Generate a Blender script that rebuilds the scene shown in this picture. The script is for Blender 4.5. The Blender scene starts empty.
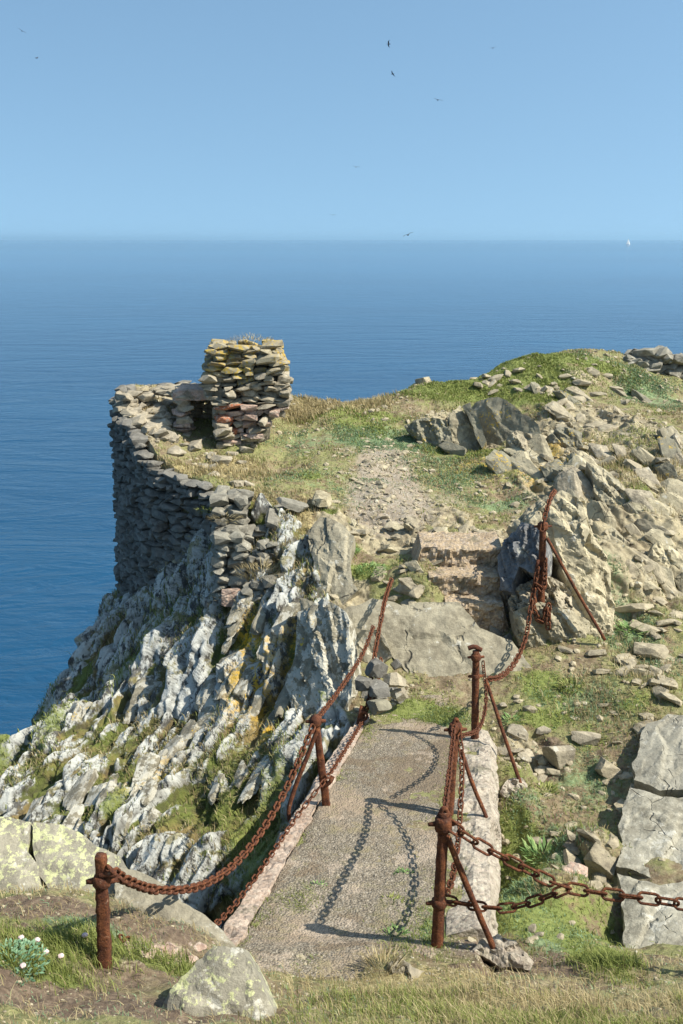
import bpy, bmesh, math, random
import numpy as np
from mathutils import Vector, Matrix
from mathutils.geometry import delaunay_2d_cdt

random.seed(7)
SC = bpy.context.scene
COL = SC.collection
SEA = 24.0                       # eye height above the sea
PITCH = math.radians(15.27)
F = 1000.0
CP, SP = math.cos(PITCH), math.sin(PITCH)

# ------------------------------------------------------------------ measuring
def ray(px, py):
    u = (px - 341.5) / F; v = (512.0 - py) / F
    return np.array([u, CP + v * SP, -SP + v * CP])
def P(px, py, D):                # survey point: direction seen from the eye, horizontal distance D
    r = ray(px, py); q = r * (D / r[1]); q[2] += SEA
    return q

# ------------------------------------------------------------------ noise
def _h(ix, iy, iz, s):
    n = (ix.astype(np.int64) * 374761393 + iy.astype(np.int64) * 668265263 + iz.astype(np.int64) * 2147483647 + s * 1274126177) & 0xffffffff
    n = ((n ^ (n >> 13)) * 1274126177) & 0xffffffff
    n = ((n ^ (n >> 16)) * 2246822519) & 0xffffffff
    return ((n ^ (n >> 15)) & 0xffffff).astype(np.float32) / 16777216.0
def vnoise(p, s=0):
    f = np.floor(p); t = (p - f).astype(np.float32); t = t * t * (3 - 2 * t); i = f.astype(np.int64)
    r = 0
    for a in (0, 1):
        wx = t[:, 0] if a else 1 - t[:, 0]
        for b in (0, 1):
            wy = t[:, 1] if b else 1 - t[:, 1]
            for c in (0, 1):
                wz = t[:, 2] if c else 1 - t[:, 2]
                r = r + wx * wy * wz * _h(i[:, 0] + a, i[:, 1] + b, i[:, 2] + c, s)
    return r
def fbm(p, s=0, o=4):
    r = 0; a = .5; w = 0
    for k in range(o):
        r = r + a * vnoise(p * (2 ** k) + 17.3 * k, s + k); w += a; a *= .5
    return r / w * 2 - 1
def crag(p, frame, sc, s=0, soft=.2):
    """faceted blocks: voronoi cells in a bedding frame; returns height -1..1, crack 0..1, random id"""
    q = (p @ frame.T) / np.array(sc)
    q = q + 0.12 * np.stack([fbm(q * .9, s + 50, 2), fbm(q * .9, s + 60, 2), fbm(q * .9, s + 70, 2)], 1)
    i = np.floor(q).astype(np.int64); n = len(q)
    f1 = np.full(n, 9., np.float32); f2 = np.full(n, 9., np.float32); h1 = np.zeros(n, np.float32); h2 = np.zeros(n, np.float32); gid = np.zeros(n, np.float32)
    for a in (-1, 0, 1):
        for b in (-1, 0, 1):
            for c in (-1, 0, 1):
                jx, jy, jz = i[:, 0] + a, i[:, 1] + b, i[:, 2] + c
                d = np.stack([q[:, 0] - jx - _h(jx, jy, jz, s), q[:, 1] - jy - _h(jx, jy, jz, s + 1), q[:, 2] - jz - _h(jx, jy, jz, s + 2)], 1).astype(np.float32)
                e = np.sqrt((d * d).sum(1)); m1 = e < f1; m2 = (e < f2) & ~m1; m = np.nonzero(m1 | m2)[0]
                hj = np.zeros(n, np.float32); x_, y_, z_ = jx[m], jy[m], jz[m]; gj = _h(x_, y_, z_, s + 8)
                hj[m] = (_h(x_, y_, z_, s + 5) - .5) * 1.1 + (_h(x_, y_, z_, s + 6) - .5) * 1.6 * d[m, 0] + (_h(x_, y_, z_, s + 7) - .5) * 1.6 * d[m, 1] + (gj - .5) * 1.2 * d[m, 2]
                g_ = np.zeros(n, np.float32); g_[m] = gj
                h2 = np.where(m1, h1, np.where(m2, hj, h2)); f2 = np.where(m1, f1, np.where(m2, e, f2))
                h1 = np.where(m1, hj, h1); f1 = np.where(m1, e, f1); gid = np.where(m1, g_, gid)
    w = .5 * np.clip(1 - (f2 - f1) / soft, 0, 1); e = np.clip((f2 - f1) / .13, 0, 1)
    return h1 * (1 - w) + h2 * w - (1 - e) ** 2 * .22, 1 - e, gid
def frame_from(d, n):
    d = np.array(d, float); d /= np.linalg.norm(d)
    n = np.array(n, float); n -= d * n.dot(d); n /= np.linalg.norm(n)
    return np.stack([d, np.cross(n, d), n])

# ------------------------------------------------------------------ linking
def tag(o, label=None, cat=None, group=None, kind=None):
    if label: o['label'] = label
    if cat: o['category'] = cat
    if group: o['group'] = group
    if kind: o['kind'] = kind
    return o
def link(name, me, mat=None, parent=None):
    o = bpy.data.objects.new(name, me); COL.objects.link(o)
    if mat and not me.materials: me.materials.append(mat)
    if parent: o.parent = parent
    return o
def empty(name, loc, label, cat, group=None):
    o = bpy.data.objects.new(name, None); COL.objects.link(o); o.location = loc; o.empty_display_size = .2
    return tag(o, label, cat, group)
def mesh(name, v, f, smooth=False):
    me = bpy.data.meshes.new(name)
    v = np.asarray(v, np.float32)
    if isinstance(f, np.ndarray):
        k = f.shape[1]
        me.vertices.add(len(v)); me.vertices.foreach_set('co', v.ravel())
        me.loops.add(f.size); me.loops.foreach_set('vertex_index', f.astype(np.int32).ravel())
        me.polygons.add(len(f)); me.polygons.foreach_set('loop_start', np.arange(0, f.size, k, dtype=np.int32))
        me.update(calc_edges=True); me.validate()
    else:
        me.from_pydata(v.tolist(), [], f)
    me.polygons.foreach_set('use_smooth', np.full(len(me.polygons), smooth))
    me.update()
    return me
def colattr(me, name, a):
    at = me.attributes.new(name, 'FLOAT_COLOR', 'POINT'); at.data.foreach_set('color', np.asarray(a, np.float32).ravel())
def local(o, me, loc):            # move mesh origin to loc
    n = len(me.vertices); c = np.empty(n * 3, np.float32); me.vertices.foreach_get('co', c)
    c = c.reshape(-1, 3) - np.array(loc, np.float32); me.vertices.foreach_set('co', c.ravel()); me.update(); o.location = loc
class MB:
    def __init__(s): s.v = []; s.f = []; s.n = 0
    def add(s, v, f):
        v = np.asarray(v, float); f = np.asarray(f, int)
        s.v.append(v); s.f.append(f + s.n); s.n += len(v)
    def mesh(s, name, smooth=False):
        V = np.concatenate(s.v); fs = [r for f in s.f for r in f.tolist()]
        ks = {len(r) for r in fs}
        return mesh(name, V, np.array(fs) if len(ks) == 1 else fs, smooth)

# ------------------------------------------------------------------ solids
def ico(k):
    bm = bmesh.new(); bmesh.ops.create_icosphere(bm, subdivisions=k, radius=1)
    v = np.array([x.co[:] for x in bm.verts]); f = np.array([[q.index for q in x.verts] for x in bm.faces]); bm.free()
    return v, f
ICO = {k: ico(k) for k in (1, 2, 3, 4, 5)}
def poly_rock(rng, dims, cuts=7, k=3, rough=.02, box=1.0):
    """convex stone: six soft box faces and random chops; dims are half sizes"""
    d, f = ICO[k]
    n = [[1, 0, 0], [-1, 0, 0], [0, 1, 0], [0, -1, 0], [0, 0, 1], [0, 0, -1]]
    n = np.array(n, float) + rng.normal(0, .13, (6, 3)) * box
    n /= np.linalg.norm(n, axis=1)[:, None]
    h = rng.uniform(.8, 1., 6)
    e = rng.normal(0, 1, (cuts, 3)); e /= np.linalg.norm(e, axis=1)[:, None]
    n = np.concatenate([n, e]); h = np.concatenate([h, rng.uniform(.85, 1.15, cuts)])
    dot = d @ n.T
    r = np.min(np.where(dot > 1e-3, h / np.maximum(dot, 1e-3), 9), axis=1)
    v = d * r[:, None]
    if rough: v = v * (1 + rough * fbm(v * 2.3 + rng.uniform(0, 50, 3), 3, 3))[:, None]
    return v * np.array(dims), f
def _hulls(m):
    L = []; r_ = np.random.default_rng(5)
    for j in range(m):
        d = r_.normal(0, 1, (int(r_.integers(18, 30)), 3)); d /= (np.abs(d) ** 9).sum(1)[:, None] ** (1 / 9); d *= r_.uniform(.86, 1., (len(d), 1))
        bm = bmesh.new()
        for q in d: bm.verts.new(q)
        o = bmesh.ops.convex_hull(bm, input=list(bm.verts)); bmesh.ops.delete(bm, geom=[v for v in bm.verts if not v.link_faces], context='VERTS')
        bmesh.ops.dissolve_limit(bm, angle_limit=.30, verts=bm.verts, edges=bm.edges)
        bmesh.ops.bevel(bm, geom=list(bm.edges), offset=.028, segments=1, affect='EDGES', clamp_overlap=True)
        bmesh.ops.triangulate(bm, faces=bm.faces)
        bmesh.ops.subdivide_edges(bm, edges=[e for e in bm.edges if e.calc_length() > .5], cuts=1); bmesh.ops.triangulate(bm, faces=bm.faces)
        bm.verts.index_update(); v = np.array([q.co[:] for q in bm.verts]); v = v * (1 + .05 * fbm(v * 1.8 + j * 7, j, 2))[:, None]
        L.append((v, np.array([[q.index for q in f.verts] for f in bm.faces]))); bm.free()
    return L
HULLS = _hulls(70)
def hull_rock(rng, dims):
    v, f = HULLS[int(rng.integers(len(HULLS)))]; sg = rng.choice([-1., 1.], 2)
    if sg[0] * sg[1] < 0: f = f[:, ::-1]
    return v * np.array([sg[0], sg[1], 1.]) * np.array(dims), f
def rotm(rng, tilt=.25, yaw=None):
    return np.array(Matrix.Rotation(rng.uniform(0, 6.28) if yaw is None else yaw, 3, 'Z') @ Matrix.Rotation(rng.normal(0, tilt), 3, 'X') @ Matrix.Rotation(rng.normal(0, tilt), 3, 'Y'))
def tube(pts, rad, seg=8, cap=True, square=0, rough=0, sd=0):
    pts = np.array(pts, float); n = len(pts)
    rad = np.full(n, rad) if np.isscalar(rad) else np.array(rad)
    V = []; t0 = None
    for i in range(n):
        t = pts[min(i + 1, n - 1)] - pts[max(i - 1, 0)]; t /= np.linalg.norm(t) + 1e-9
        if t0 is None:
            a = np.cross(t, [0, 1, 0]); 
            if np.linalg.norm(a) < .1: a = np.cross(t, [1, 0, 0])
        else: a = a - t * a.dot(t)
        a /= np.linalg.norm(a); b = np.cross(t, a); t0 = t
        for k in range(seg):
            w = 2 * math.pi * (k + .5) / seg
            c, s_ = math.cos(w), math.sin(w)
            m = 1 / max(abs(c), abs(s_)) * .88 if square else 1
            V.append(pts[i] + rad[i] * m * (c * a + s_ * b))
    V = np.array(V)
    if rough: V = V + (rough * fbm(V * 28 + sd, sd, 3))[:, None] * np.array([1, .8, .3])
    Fs = [[i * seg + k, i * seg + (k + 1) % seg, (i + 1) * seg + (k + 1) % seg, (i + 1) * seg + k] for i in range(n - 1) for k in range(seg)]
    if cap: Fs += [list(range(seg))[::-1], [(n - 1) * seg + k for k in range(seg)]]
    return V, Fs
class Geo:                        # mixed faces collector
    def __init__(s): s.v = []; s.f = []; s.n = 0
    def add(s, vf):
        v, f = vf; s.v.append(np.asarray(v, float)); s.f += [[i + s.n for i in r] for r in (f.tolist() if hasattr(f, 'tolist') else f)]; s.n += len(v); return s
    def build(s, name, mat, parent=None, smooth=False):
        V = np.concatenate(s.v); loc = np.array([0, 0, 0.])
        if parent: loc = np.array(parent.matrix_world.translation if False else parent.location)
        me = mesh(name, V - loc, s.f, smooth)
        return link(name, me, mat, parent)
def sub(a, b, n): return [np.array(a) + (np.array(b) - np.array(a)) * i / n for i in range(n + 1)]
def catmull(p, n=12):
    p = [np.array(q, float) for q in p]; p = [2 * p[0] - p[1]] + p + [2 * p[-1] - p[-2]]; out = []
    for i in range(1, len(p) - 2):
        for k in range(n):
            t = k / n; a, b, c, d = p[i - 1:i + 3]
            out.append(.5 * (2 * b + (c - a) * t + (2 * a - 5 * b + 4 * c - d) * t * t + (3 * b - a - 3 * c + d) * t ** 3))
    return out + [p[-2]]
# ------------------------------------------------------------------ materials
class NT:
    def __init__(s, name):
        s.m = bpy.data.materials.new(name); s.m.use_nodes = True; s.t = s.m.node_tree; s.t.nodes.clear()
        s.out = s.n('ShaderNodeOutputMaterial'); s.b = s.n('ShaderNodeBsdfPrincipled')
        s.t.links.new(s.b.outputs[0], s.out.inputs[0]); s.b.inputs['Roughness'].default_value = .9
        s.b.inputs['Specular IOR Level'].default_value = .25
        s.tc = s.n('ShaderNodeTexCoord').outputs['Object']
    def n(s, k, **kw):
        x = s.t.nodes.new(k)
        for a, b in kw.items(): setattr(x, a, b)
        return x
    def put(s, i, v):
        if hasattr(v, 'is_linked') or hasattr(v, 'links'): s.t.links.new(v, i)
        elif isinstance(v, (tuple, list)) and len(v) == 3 and i.type == 'RGBA': i.default_value = (*v, 1)
        else: i.default_value = v
    def pos(s): return s.n('ShaderNodeNewGeometry').outputs['Position']
    def noise(s, sc, det=4, rough=.6, vec=None, dist=0, lac=2.):
        x = s.n('ShaderNodeTexNoise'); s.put(x.inputs['Vector'], vec or s.P); x.inputs['Scale'].default_value = sc
        x.inputs['Detail'].default_value = det; x.inputs['Roughness'].default_value = rough; x.inputs['Distortion'].default_value = dist
        return x.outputs['Fac']
    def vor(s, sc, feat='F1', vec=None, out='Distance', rnd=1):
        x = s.n('ShaderNodeTexVoronoi', feature=feat); s.put(x.inputs['Vector'], vec or s.P); x.inputs['Scale'].default_value = sc
        x.inputs['Randomness'].default_value = rnd
        return x.outputs[out]
    def scale(s, v, xyz, rot=(0, 0, 0)):
        x = s.n('ShaderNodeMapping'); s.put(x.inputs['Vector'], v); x.inputs['Scale'].default_value = xyz; x.inputs['Rotation'].default_value = rot
        return x.outputs[0]
    def step(s, v, a, b):        # smooth 0..1 between a and b
        x = s.n('ShaderNodeMapRange', interpolation_type='SMOOTHSTEP'); s.put(x.inputs[0], v); s.put(x.inputs[1], a); s.put(x.inputs[2], b)
        return x.outputs[0]
    def math(s, op, a, b=0.):
        x = s.n('ShaderNodeMath', operation=op); s.put(x.inputs[0], a); s.put(x.inputs[1], b); return x.outputs[0]
    def mix(s, f, a, b, mode='MIX'):
        x = s.n('ShaderNodeMix', data_type='RGBA', blend_type=mode); s.put(x.inputs[0], f); s.put(x.inputs[6], a); s.put(x.inputs[7], b)
        return x.outputs[2]
    def ramp(s, f, stops):
        x = s.n('ShaderNodeValToRGB'); s.put(x.inputs[0], f); e = x.color_ramp.elements
        while len(e) > 1: e.remove(e[0])
        e[0].position = stops[0][0]; e[0].color = (*stops[0][1], 1)
        for p, c in stops[1:]: q = e.new(p); q.color = (*c, 1)
        return x.outputs[0]
    def attr(s, name):
        x = s.n('ShaderNodeAttribute', attribute_name=name); y = s.n('ShaderNodeSeparateColor'); s.put(y.inputs[0], x.outputs['Color'])
        return y.outputs[0], y.outputs[1], y.outputs[2], x.outputs['Alpha']
    def bump(s, h, st=.5, d=.02, nrm=None):
        x = s.n('ShaderNodeBump'); s.put(x.inputs['Height'], h); x.inputs['Strength'].default_value = st; x.inputs['Distance'].default_value = d
        if nrm: s.put(x.inputs['Normal'], nrm)
        return x.outputs[0]
    def done(s, col, nrm=None, rough=None):
        s.put(s.b.inputs['Base Color'], col)
        if nrm: s.put(s.b.inputs['Normal'], nrm)
        if rough is not None: s.put(s.b.inputs['Roughness'], rough)
        return s.m
    P = None
def new(name, obj=False):
    t = NT(name); t.P = t.tc if obj else t.pos(); return t

def rock_cols(t, tone=(.27, .245, .18), dark=(.10, .095, .08), white=.35, yellow=.0, streak=None, cracks=0):
    """mottled weathered stone with pale and yellow lichen"""
    v = streak or t.P
    a = t.noise(1.7, 5, .65, v); b = t.noise(9, 6, .7); c = t.noise(38, 4, .7)
    col = t.mix(t.step(a, .3, .7), dark, tone)
    col = t.mix(t.step(b, .35, .75), col, tuple(min(1, x * 1.35) for x in tone))
    col = t.mix(t.math('MULTIPLY', t.step(c, .55, .7), .5), col, dark)
    if white:
        w = t.step(t.math('ADD', t.math('MULTIPLY', t.noise(5.5, 7, .72), .8), t.math('MULTIPLY', a, .2)), .62 - .14 * white, .66 - .14 * white)
        col = t.mix(t.math('MULTIPLY', w, .85), col, t.mix(t.noise(30, 3), (.42, .405, .34), (.60, .58, .50)))
    if yellow:
        y = t.step(t.math('ADD', t.math('MULTIPLY', t.noise(3.1, 4, .7, t.scale(v, (1, 1, 1))), .5), t.math('MULTIPLY', t.noise(22, 4, .7), .5)), .62 - .14 * yellow, .65 - .14 * yellow)
        col = t.mix(y, col, t.mix(b, (.48, .29, .02), (.58, .43, .08)))
    h = t.math('ADD', t.math('MULTIPLY', t.noise(6, 8, .7), .6), t.math('MULTIPLY', t.noise(45, 5, .7), .25))
    if cracks:
        wv = t.n('ShaderNodeVectorMath', operation='ADD'); t.put(wv.inputs[0], t.P); nn_ = t.n('ShaderNodeTexNoise'); t.put(nn_.inputs['Vector'], t.P); nn_.inputs['Scale'].default_value = 3
        sc_ = t.n('ShaderNodeVectorMath', operation='SCALE'); t.put(sc_.inputs[0], nn_.outputs['Color']); sc_.inputs['Scale'].default_value = .35; t.put(wv.inputs[1], sc_.outputs[0])
        e = t.math('SUBTRACT', 1., t.step(t.vor(cracks, 'DISTANCE_TO_EDGE', t.scale(wv.outputs[0], (1.6, .8, 1.), (.3, .2, .6))), .0, .022))
        e = t.math('MULTIPLY', e, t.step(t.noise(2.1, 4, .7), .5, .6))
        col = t.mix(t.math('MULTIPLY', e, .6), col, (.07, .058, .042)); h = t.math('SUBTRACT', h, t.math('MULTIPLY', e, .9))
    return col, h
def mat_rock(name, obj=False, **kw):
    t = new(name, obj); b = kw.pop('bump', .05)
    col, h = rock_cols(t, **kw)
    inf = t.n('ShaderNodeObjectInfo').outputs['Random']
    col = t.mix(t.math('MULTIPLY', inf, .35), col, (.13, .12, .10))
    return t.done(col, t.bump(h, .7, b))

def mat_ground():
    t = new('ground_surface')
    rock, green, cliff, path = t.attr('m1'); teal, orange, straw, cav = t.attr('m2'); rid, crack, hgt, pink = t.attr('m3')
    n1 = t.noise(.9, 5, .6); n2 = t.noise(4.5, 6, .7); n3 = t.noise(19, 6, .75); n4 = t.noise(75, 3, .7)
    soil = t.ramp(t.math('ADD', t.math('MULTIPLY', n2, .55), t.math('MULTIPLY', n3, .45)), [(.3, (.09, .062, .038)), (.45, (.19, .14, .085)), (.58, (.30, .245, .16)), (.72, (.40, .345, .24))])
    turf = t.ramp(t.math('ADD', t.math('MULTIPLY', n3, .6), t.math('MULTIPLY', n4, .4)), [(.32, (.10, .11, .035)), (.5, (.22, .22, .09)), (.68, (.36, .34, .16))])
    dirt = t.attr('m4')[0]
    base = t.mix(t.step(t.math('ADD', t.math('MULTIPLY', n2, .5), t.math('MULTIPLY', n1, .5)), .42, .56), soil, turf)
    base = t.mix(t.step(t.math('ADD', dirt, t.math('SUBTRACT', n2, .5)), .3, .6), base, t.ramp(n3, [(.3, (.075, .052, .036)), (.5, (.16, .115, .08)), (.68, (.27, .21, .145))]))
    def msk(m, lo=.35, hi=.6, k=.9, n=None):
        return t.step(t.math('ADD', m, t.math('MULTIPLY', t.math('SUBTRACT', n or t.math('ADD', t.math('MULTIPLY', n2, .5), t.math('MULTIPLY', n3, .5)), .5), k * 2)), lo, hi)
    # rock of the mound
    rc, rh = rock_cols(t, (.40, .345, .22), (.19, .15, .095), .15, 0)
    rc = t.mix(t.math('MULTIPLY', rid, .35), rc, (.24, .215, .155))
    rc = t.mix(t.math('MULTIPLY', crack, .6), rc, (.12, .09, .055))
    col = t.mix(msk(rock, .42, .5, .45), base, rc)
    gr = t.ramp(t.math('ADD', t.math('MULTIPLY', n3, .6), t.math('MULTIPLY', n4, .4)), [(.3, (.06, .08, .016)), (.5, (.16, .195, .05)), (.7, (.31, .335, .11))])
    tl = t.ramp(n3, [(.3, (.07, .12, .055)), (.5, (.15, .225, .11)), (.7, (.27, .34, .19))])
    st = t.ramp(n3, [(.3, (.17, .13, .06)), (.5, (.33, .27, .13)), (.7, (.48, .41, .22))])
    col = t.mix(t.math('MULTIPLY', msk(straw), .9), col, st)
    col = t.mix(t.math('MULTIPLY', msk(teal, .35, .65, 1.1), .8), col, tl)
    col = t.mix(t.math('MULTIPLY', msk(green, .35, .6, 1.0), .92), col, gr)
    # lichen cliff
    g = t.pos(); sv = t.scale(g, (2.6, .9, 1.2), (.5, .55, -.25))
    s1 = t.noise(1.5, 8, .72, sv); s2 = t.noise(5, 8, .75, sv); s3 = t.noise(1.1, 4, .6)
    ck = t.ramp(s2, [(.32, (.035, .036, .036)), (.46, (.10, .10, .095)), (.58, (.20, .195, .17)), (.72, (.30, .28, .22))])
    ck = t.mix(t.math('MULTIPLY', rid, .4), ck, (.075, .075, .07))
    lich = t.math('ADD', t.math('MULTIPLY', s2, .40), t.math('ADD', t.math('MULTIPLY', n2, .22), t.math('ADD', t.math('MULTIPLY', s3, .24), t.math('MULTIPLY', n3, .14))))
    lich = t.math('ADD', lich, t.math('ADD', t.math('MULTIPLY', t.math('SUBTRACT', hgt, .5), .08), t.math('MULTIPLY', t.math('SUBTRACT', rid, .5), .07)))
    ck = t.mix(t.step(lich, .465, .505), ck, t.mix(n3, (.36, .375, .36), (.64, .64, .58)))
    ck = t.mix(t.math('MULTIPLY', t.step(t.noise(2.3, 6, .7), .56, .62), .75), ck, t.mix(n3, (.17, .14, .06), (.30, .27, .10)))
    veg = t.math('ADD', cav, t.math('MULTIPLY', t.math('SUBTRACT', t.noise(2.6, 6, .7), .5), 1.6))
    ck = t.mix(t.step(veg, .56, .74), ck, t.mix(t.step(n1, .42, .58), t.mix(n3, (.12, .085, .03), (.34, .26, .11)), t.mix(n3, (.05, .075, .012), (.20, .22, .06))))
    ck = t.mix(t.math('MULTIPLY', crack, .75), ck, (.05, .042, .03))
    ck = t.mix(t.math('MULTIPLY', msk(green, .45, .7, .8), .9), ck, gr)
    col = t.mix(t.step(cliff, .35, .65), col, ck)
    og = t.math('MULTIPLY', orange, t.step(t.math('ADD', t.math('MULTIPLY', n2, .5), t.math('MULTIPLY', n3, .5)), .475, .53))
    col = t.mix(og, col, t.mix(n4, (.50, .27, .015), (.66, .44, .04)))
    col = t.mix(t.math('MULTIPLY', pink, t.step(n2, .4, .6)), col, t.mix(n3, (.38, .27, .19), (.50, .40, .31)))
    # trodden gravel
    gv = t.vor(60, out='Color'); gs = t.n('ShaderNodeSeparateColor'); t.put(gs.inputs[0], gv)
    gc = t.ramp(gs.outputs[0], [(0, (.15, .125, .095)), (.5, (.27, .235, .18)), (1, (.46, .42, .35))])
    gc = t.mix(t.step(n2, .35, .65), gc, t.mix(n3, (.24, .19, .135), (.36, .30, .225)))
    col = t.mix(msk(path, .4, .6, .5), col, gc)
    h = t.math('ADD', t.math('MULTIPLY', t.noise(8, 8, .75), .55), t.math('ADD', t.math('MULTIPLY', n3, .35), t.math('MULTIPLY', n4, .15)))
    return t.done(col, t.bump(h, .8, .07))
def mat_path():
    t = new('path_gravel')
    n1 = t.noise(1.1, 4, .6); n2 = t.noise(5, 6, .7); n3 = t.noise(20, 6, .7)
    gs = t.n('ShaderNodeSeparateColor'); t.put(gs.inputs[0], t.vor(75, out='Color'))
    g2 = t.n('ShaderNodeSeparateColor'); t.put(g2.inputs[0], t.vor(120, out='Color'))
    f = t.math('ADD', t.math('MULTIPLY', gs.outputs[0], .55), t.math('MULTIPLY', g2.outputs[0], .45))
    col = t.ramp(f, [(.1, (.10, .083, .062)), (.4, (.17, .143, .105)), (.7, (.245, .21, .16)), (1, (.42, .375, .30))])
    col = t.mix(t.math('MULTIPLY', t.step(t.math('ADD', t.math('MULTIPLY', n1, .6), t.math('MULTIPLY', n2, .4)), .5, .6), .75), col, t.mix(n3, (.24, .175, .12), (.38, .30, .215)))
    col = t.mix(t.math('MULTIPLY', t.step(n2, .52, .64), .6), col, t.mix(n3, (.15, .12, .07), (.24, .22, .12)))
    col = t.mix(t.math('MULTIPLY', t.step(t.noise(.8, 6, .75, None, .6), .5, .57), .7), col, t.mix(n3, (.10, .072, .045), (.22, .165, .11)))
    col = t.mix(t.math('MULTIPLY', t.step(t.noise(1.7, 6, .7), .57, .62), .5), col, t.mix(n3, (.34, .27, .20), (.46, .38, .30)))
    h = t.math('ADD', t.math('MULTIPLY', t.vor(55), -.5), t.math('ADD', t.math('MULTIPLY', n2, .8), t.math('MULTIPLY', n3, .4)))
    return t.done(col, t.bump(h, .8, .03))
def mat_mortar(name, a, b, white=.2):
    t = new(name)
    n2 = t.noise(6, 6, .7); n3 = t.noise(26, 6, .75)
    col = t.mix(t.step(t.math('ADD', t.math('MULTIPLY', n2, .5), t.math('MULTIPLY', n3, .5)), .38, .62), a, b)
    gs = t.n('ShaderNodeSeparateColor'); t.put(gs.inputs[0], t.vor(26, out='Color'))
    col = t.mix(t.math('MULTIPLY', t.step(gs.outputs[0], .6, .75), .65), col, t.mix(gs.outputs[1], (.16, .13, .11), (.50, .42, .34)))
    col = t.mix(t.math('MULTIPLY', t.step(t.noise(3.3, 6, .7), .56, .64), .7), col, (.13, .12, .08))
    h = t.math('ADD', t.math('MULTIPLY', t.vor(26), -.5), t.math('ADD', n2, t.math('MULTIPLY', n3, .6)))
    return t.done(col, t.bump(h, .9, .03))
def mat_rust():
    t = new('rusted_iron', True)
    n2 = t.noise(14, 6, .7); n3 = t.noise(70, 6, .75); n0 = t.noise(5, 3)
    f = t.math('ADD', t.math('MULTIPLY', n2, .6), t.math('MULTIPLY', n3, .4))
    col = t.ramp(f, [(.3, (.022, .011, .009)), (.43, (.07, .026, .015)), (.52, (.14, .05, .022)), (.62, (.27, .10, .04)), (.75, (.42, .21, .11))])
    col = t.mix(t.math('MULTIPLY', t.step(n0, .45, .62), .5), col, (.085, .032, .022))
    col = t.mix(t.math('MULTIPLY', t.step(t.noise(33, 5, .7), .62, .68), .5), col, (.35, .25, .18))
    return t.done(col, t.bump(t.math('ADD', n2, n3), 1., .012), .85)
def mat_blade(name, a, b, c):
    t = new(name); x = t.n('ShaderNodeAttribute', attribute_name='tip'); y = t.n('ShaderNodeSeparateColor'); t.put(y.inputs[0], x.outputs['Color'])
    col = t.ramp(y.outputs[1], [(0, a), (.5, b), (1, c)])
    t.b.inputs['Subsurface Weight'].default_value = 0
    m = t.done(col, None, .7)
    tr = t.n('ShaderNodeBsdfTranslucent'); t.put(tr.inputs[0], col); mx = t.n('ShaderNodeMixShader'); mx.inputs[0].default_value = .3
    t.t.links.new(t.b.outputs[0], mx.inputs[1]); t.t.links.new(tr.outputs[0], mx.inputs[2]); t.t.links.new(mx.outputs[0], t.out.inputs[0])
    return m
def mat_plain(name, col, rough=.6):
    t = new(name, True); n = t.noise(20, 3)
    return t.done(t.mix(n, tuple(x * .8 for x in col), tuple(min(1, x * 1.15) for x in col)), None, rough)
def mat_sea():
    t = new('sea_water')
    p = t.pos()
    big = t.noise(.0009, 4, .55, t.scale(p, (.18, 1, 1))); mid = t.noise(.012, 4, .6, t.scale(p, (.35, 1, 1)))
    w1 = t.noise(.55, 5, .62, t.scale(p, (.45, 1, 1), (0, 0, .3)), 1.2); w2 = t.noise(.11, 4, .6, t.scale(p, (.4, 1, 1), (0, 0, -.2)), .8)
    col = t.mix(t.step(big, .35, .65), (.006, .042, .098), (.017, .092, .185))
    col = t.mix(t.math('MULTIPLY', t.step(mid, .4, .7), .4), col, (.016, .09, .18))
    ln = t.n('ShaderNodeVectorMath', operation='LENGTH'); t.put(ln.inputs[0], p)
    nearness = t.math('DIVIDE', 1., t.math('ADD', 1., t.math('DIVIDE', ln.outputs['Value'], 260.)))
    h = t.math('ADD', t.math('MULTIPLY', w1, .45), t.math('MULTIPLY', w2, 1.6))
    x = t.n('ShaderNodeBump'); t.put(x.inputs['Height'], h); x.inputs['Distance'].default_value = .75; t.put(x.inputs['Strength'], t.math('MULTIPLY', nearness, 1.))
    t.b.inputs['IOR'].default_value = 1.33; t.b.inputs['Specular IOR Level'].default_value = .5
    t.put(t.b.inputs['Roughness'], t.math('ADD', .12, t.math('MULTIPLY', nearness, .08)))
    t.put(t.b.inputs['Base Color'], col); t.put(t.b.inputs['Normal'], x.outputs[0])
    return t.m

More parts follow.
